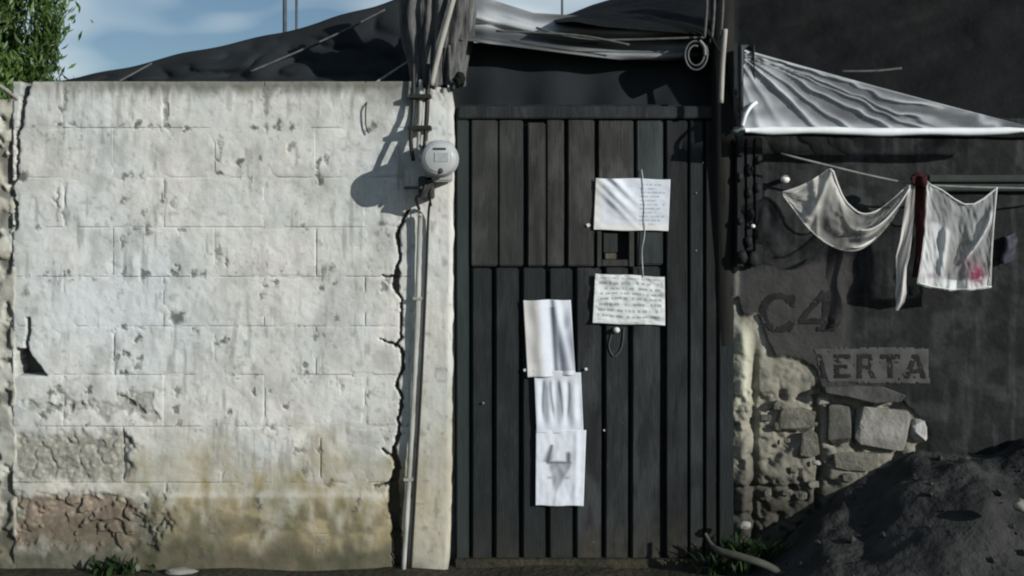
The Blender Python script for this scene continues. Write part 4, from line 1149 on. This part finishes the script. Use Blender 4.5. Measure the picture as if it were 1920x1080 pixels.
def top_fn(u, v):
    x, y = top_xy(u, v)
    return P(x, y, CLY - .01 - .028 * top_fold(u, v) + .030 * gauss(u, .50, .10) * sst(.2, .5, v) + .010 * mnoise.noise(Vector((u * 6, v * 6, 8))) + .005 * mnoise.noise(Vector((u * 22 - v * 8, v * 10, 3))))
def top_ink_shade(u, v):
    x, y = top_xy(u, v)
    c = (.78, .80, .79)
    al = .36 + .12 * mnoise.noise(Vector((u * 6, v * 5, 6)))
    al = max(al, .95 * gauss(v, 0, .035), .98 * sst(.80, .92, v), .95 * sst(.14, .05, u), .97 * sst(.96, 1, u), .95 * top_fold(u, v), .93 * sst(.40, .30, u) * sst(.30, .40, v))
    if gauss(u, .5, .10) * sst(.4, .6, v) > .3 and v < .88: al = min(al, .30)  # fold shadow imitated by a more see-through, darker strip
    fl = math.exp(-(((x - 1831) / 17) ** 2 + ((y - 512) / 19) ** 2)) * (1.0 + 1.1 * mnoise.noise(Vector((x * .16, y * .16, 2))))
    c = mixt(c, (.36, .055, .12), min(1, fl * 1.15))
    pk = math.exp(-(((x - 1818) / 26) ** 2 + ((y - 496) / 16) ** 2)) * .65
    c = mixt(c, (.66, .42, .50), pk * (1 - fl))
    mv = math.exp(-(((x - 1748) / 14) ** 2 + ((y - 517) / 6) ** 2)) * .75
    c = mixt(c, (.36, .28, .34), mv)
    gy_ = math.exp(-(((x - 1800) / 9) ** 2 + ((y - 517) / 7) ** 2)) * .6
    c = mixt(c, (.30, .34, .32), gy_)
    al = max(al, .95 * min(1, fl + mv))
    return (*c, min(1, al))
tp = empty('sleeveless_shirt', P(1800, 352, CLY), None, None)
sheet('cloth_front', top_fn, 70, 80, M_GAUZE, tp, 0, top_ink_shade)
fr = Vector((0, -.005, 0))
tube('neck_binding', [top_fn(u, .01) + fr for u in np.linspace(0, 1, 24)], lambda t: .0020 + .0014 * t, M_EDGE, tp, 6, False)
tube('side_seam', [top_fn(.01, v) + fr for v in np.linspace(0, 1, 20)], .0018, M_EDGE, tp, 6, False)
tube('side_seam', [top_fn(.99, v) + fr for v in np.linspace(0, 1, 20)], lambda t: .0034 - .002 * t, M_EDGE, tp, 6, False)
tube('bottom_hem', [top_fn(u, .985) + fr for u in np.linspace(0, 1, 20)], .0026, M_EDGE, tp, 6, False)
tag(tp, 'thin white sleeveless shirt with a pink flower at its hem on the clothes line', 'shirt', 'washing on the clothes line')
rail = empty('fence_rail', P(1860, 345, .04), 'dim grey green rail on the wall behind the white shirt', 'rail')
M_RAIL = simple('rail_green_grey', (.045, .055, .05), (.03, .036, .034), 12, .8, .2, .4)
pbox('rail_board', 1742, 2130, 328, 341, RWY - .030, RWY + .02, M_RAIL, rail, bevel=.004)
pbox('rail_board', 1742, 2130, 345, 358, RWY - .034, RWY + .02, M_RAIL, rail, bevel=.004)
def rag_fn(u, v):
    return P(1880 + 24 * u + 4 * math.sin(v * 5), 440 + 52 * v + 3 * math.sin(u * 5), RWY - .03 - .01 * math.sin(u * 5))
rg = sheet('rag', rag_fn, 14, 18, simple('dim_lilac_cloth', (.075, .075, .095), (.03, .03, .04), 30, .9, .1, .3), None, .003)
recenter(rg, P(1892, 440, RWY - .03)); tag(rg, 'small dim lilac rag against the dark wall right of the white shirt', 'rag')

# ------------------------------------------------------------------ soil heap, plants, stones, branch
def heap_h(x, y):
    # crest runs along the wall and falls away to the left and to the street
    top = float(interp(x, [(.88, 0), (1.02, .06), (1.20, .20), (1.40, .34), (1.62, .46), (1.85, .47), (2.4, .50), (3.4, .36), (3.8, 0)]))
    f = sst(-.95, -.02, y)
    n = .06 * mnoise.noise(Vector((x * 2.6, y * 2.6, 1))) + .03 * mnoise.noise(Vector((x * 7, y * 7, 4))) + .012 * mnoise.noise(Vector((x * 19, y * 19, 4)))
    return top * f + n * min(1, top * 5) * (.25 + f) - .02
hv = []
hx = np.linspace(.86, 3.8, 190); hy = np.linspace(-.95, .05, 70)
for y in hy:
    for x in hx: hv.append((x, y, heap_h(x, y)))
hp = mesh_obj('soil_heap', hv, grid_faces(len(hx), len(hy)), M_HEAP)
rc_ = random.Random(9)
cv, cf = [], []
for q in range(260):
    x = rc_.uniform(.95, 2.6); y = rc_.uniform(-.9, -.03)
    r_ = .004 + .020 * rc_.random() ** 3.2
    c = Vector((x, y, heap_h(x, y) + r_ * .25))
    k = len(cv)
    pr_ = [Vector((rc_.gauss(0, 1), rc_.gauss(0, 1), rc_.gauss(0, 1))).normalized() * .25 + d for d in (Vector((1, 0, 0)), Vector((0, 1, 0)), Vector((-1, 0, 0)), Vector((0, -1, 0)), Vector((0, 0, .8)), Vector((0, 0, -.8)))]
    cv += [c + p * r_ for p in pr_]
    cf += [(k, k + 1, k + 4), (k + 1, k + 2, k + 4), (k + 2, k + 3, k + 4), (k + 3, k, k + 4), (k + 1, k, k + 5), (k + 2, k + 1, k + 5), (k + 3, k + 2, k + 5), (k, k + 3, k + 5)]
recenter(hp, (2.0, -.3, 0))
cl_ = mesh_obj('clods', cv, cf, simple('soil_clods', (0.050, 0.049, 0.045), (0.020, 0.020, 0.019), 24, .95, .1, .6, 60), hp, smooth=False); cl_['kind'] = 'stuff'
tag(hp, 'sloping heap of dark soil against the foot of the lettered wall', 'heap')

def leaf_cloud(name, n, place, m, parent, size, width, vert=.75):
    V, F, A = [], [], []
    for i in range(n):
        c, tone = place(i)
        d = Vector((random.gauss(0, .5), random.gauss(0, .5), random.uniform(vert - .4, vert + .5))).normalized()
        s = Vector((random.gauss(0, 1), random.gauss(0, 1), random.gauss(0, .5))).cross(d).normalized()
        l = size * random.uniform(.6, 1.3); w = width * random.uniform(.6, 1.3)
        nrm = d.cross(s) * w * .5
        k = len(V)
        V += [c, c + d * l * .5 + s * w + nrm, c + d * l, c + d * l * .5 - s * w + nrm]
        F += [(k, k + 1, k + 2), (k, k + 2, k + 3)]
        A += [(tone, tone, tone, 1)] * 4
    o = mesh_obj(name, V, F, m, parent)
    set_attr(o, 'ink', np.array(A, dtype=np.float32))
    return o
tc = P(0, 1080, 1.1); tc.z = 0
tree = empty('tree', (tc.x - .02, 1.1, 0), 'leafy green tree rising behind the top left corner of the wall', 'tree')
tb = Vector((tc.x - .04, 1.1, 0))
tube('trunk', [tb, tb + Vector((.03, .02, 1.2)), tb + Vector((-.02, 0, 2.2)), tb + Vector((0, 0, 3.0))], lambda t: .07 * (1 - .75 * t), M_BARK, tree, 10)
clumps = []
random.seed(21)
for i in range(95):
    h = random.uniform(1.75, 3.1)
    rad = .335 * (1 - .25 * abs(h - 2.3))
    a = random.uniform(0, 2 * math.pi); q = rad * math.sqrt(random.uniform(.15, 1))
    c = tb + Vector((q * math.cos(a), q * math.sin(a), h))
    clumps.append((c, random.uniform(.05, .11), random.random()))
for c, s, t in clumps[::5]:
    tube('branch', [tb + Vector((0, 0, c.z - .35)), (tb + Vector((0, 0, c.z - .2)) + c) / 2, c], lambda t: .014 * (1 - .7 * t), M_BARK, tree, 6)
def place_tree(i):
    c, s, t = clumps[i % len(clumps)]
    p = Vector((random.gauss(0, s * .55), random.gauss(0, s * .55), random.gauss(0, s * 1.1)))
    return c + p, min(1, max(0, t * .7 + random.uniform(-.1, .35)))
cr = leaf_cloud('crown', 34000, place_tree, M_LEAF, tree, .055, .0075)
br = tube('stick', [P(-20, 150, .05), P(10, 168, .02), P(34, 186, .0)], .008, M_STICK, None, 7); recenter(br, P(0, 160, .04))
tag(br, 'pale stick lying on top of the left pillar under the tree', 'stick')

def tuft(cx, cy, n, hgt, spread, label, m=M_WEED, lean=.4, Y=-.05, name='weed'):
    base = P(cx, cy, Y); base.z = max(0, heap_h(base.x, base.y) if base.x > .86 else 0)
    t = empty(name, base, label, 'weed', 'weeds at the foot of the walls')
    V, F, A = [], [], []
    for i in range(n):
        b = base + Vector((random.gauss(0, spread), random.gauss(0, spread * .5), 0))
        a = random.uniform(0, 2 * math.pi); d = Vector((math.cos(a), math.sin(a) * .7, 0))
        h = hgt * random.uniform(.45, 1.1); w = random.uniform(.004, .010)
        s = Vector((-d.y, d.x, 0)).normalized() * w
        k = len(V); tone = random.random() ** 1.5
        ks = 5
        for j in range(ks):
            q = j / (ks - 1)
            p = b + d * (lean * h * q * q) + Vector((0, 0, h * (q - .25 * q * q)))
            ww = s * (1 - q) * (1 + 2.2 * q)
            V += [p - ww, p + ww]; A += [(tone, tone, tone, 1)] * 2
        for j in range(ks - 1): F.append((k + 2 * j, k + 2 * j + 1, k + 2 * j + 3, k + 2 * j + 2))
    o = mesh_obj('blades', V, F, m, t); o['kind'] = 'stuff'
    set_attr(o, 'ink', np.array(A, dtype=np.float32))
    return t
tuft(1405, 1050, 150, .17, .055, 'dark green weed tuft at the foot of the lettered wall beside the door', lean=.6)
tuft(1340, 1065, 50, .11, .035, 'smaller weed sprouting at the bottom right corner of the door', lean=.7, Y=-.08)
tuft(215, 1086, 60, .075, .05, 'low weeds growing at the stained foot of the block wall', lean=.7, Y=-.05)
bh = tube('branch', [P(1322, 1000, -.10), P(1335, 1022, -.12), P(1352, 1034, -.16), P(1395, 1046, -.2), P(1440, 1062, -.22), P(1490, 1092, -.24)], lambda t: .007 + .009 * sst(.1, .5, t), simple('grey_branch', (.085, .088, .070), (.045, .048, .038), 14, .85, .15, .4), None, 8)
recenter(bh, P(1400, 1050, -.2)); tag(bh, 'bent grey branch lying below the weeds beside the door', 'branch')
for x, y, Y, s, lab in ((1916, 948, -.52, .028, 'small pale stone on the soil heap'), (1395, 985, -.06, .022, 'small pale pebble above the dark weed tuft'), (338, 1084, -.07, .051, 'flat pale stone on the ground before the block wall')):
    c = P(x, y, Y)
    if s > .05: c.z = .006
    o = rock('stone', c, (s * 1.2, s * .8, s * (.28 if s > .05 else .8)), M_STONE, None, int(x), 3, .3)
    recenter(o, c); tag(o, lab, 'stone', 'loose stones')

for o in (wall_root, rw, wp, lp): o['kind'] = 'thing'

# ------------------------------------------------------------------ poles far behind
for px, w, yt, lab in ((534, 8, -400, 'thicker of two thin poles standing far behind the shade cloth'), (556, 5, -380, 'thinner of two thin poles standing far behind the shade cloth'), (1054, 4.5, -300, 'thin far pole seen above the sagging tarp over the door')):
    Y = 24.0
    b = P(px, 500, Y); b.z = 0
    top = P(px, yt, Y)
    o = tube('utility_pole', [b, top], w / 2 * (DIST + Y) / FPX, M_POLE, None, 10)
    recenter(o, b); tag(o, lab, 'pole', 'thin poles behind the roofs')
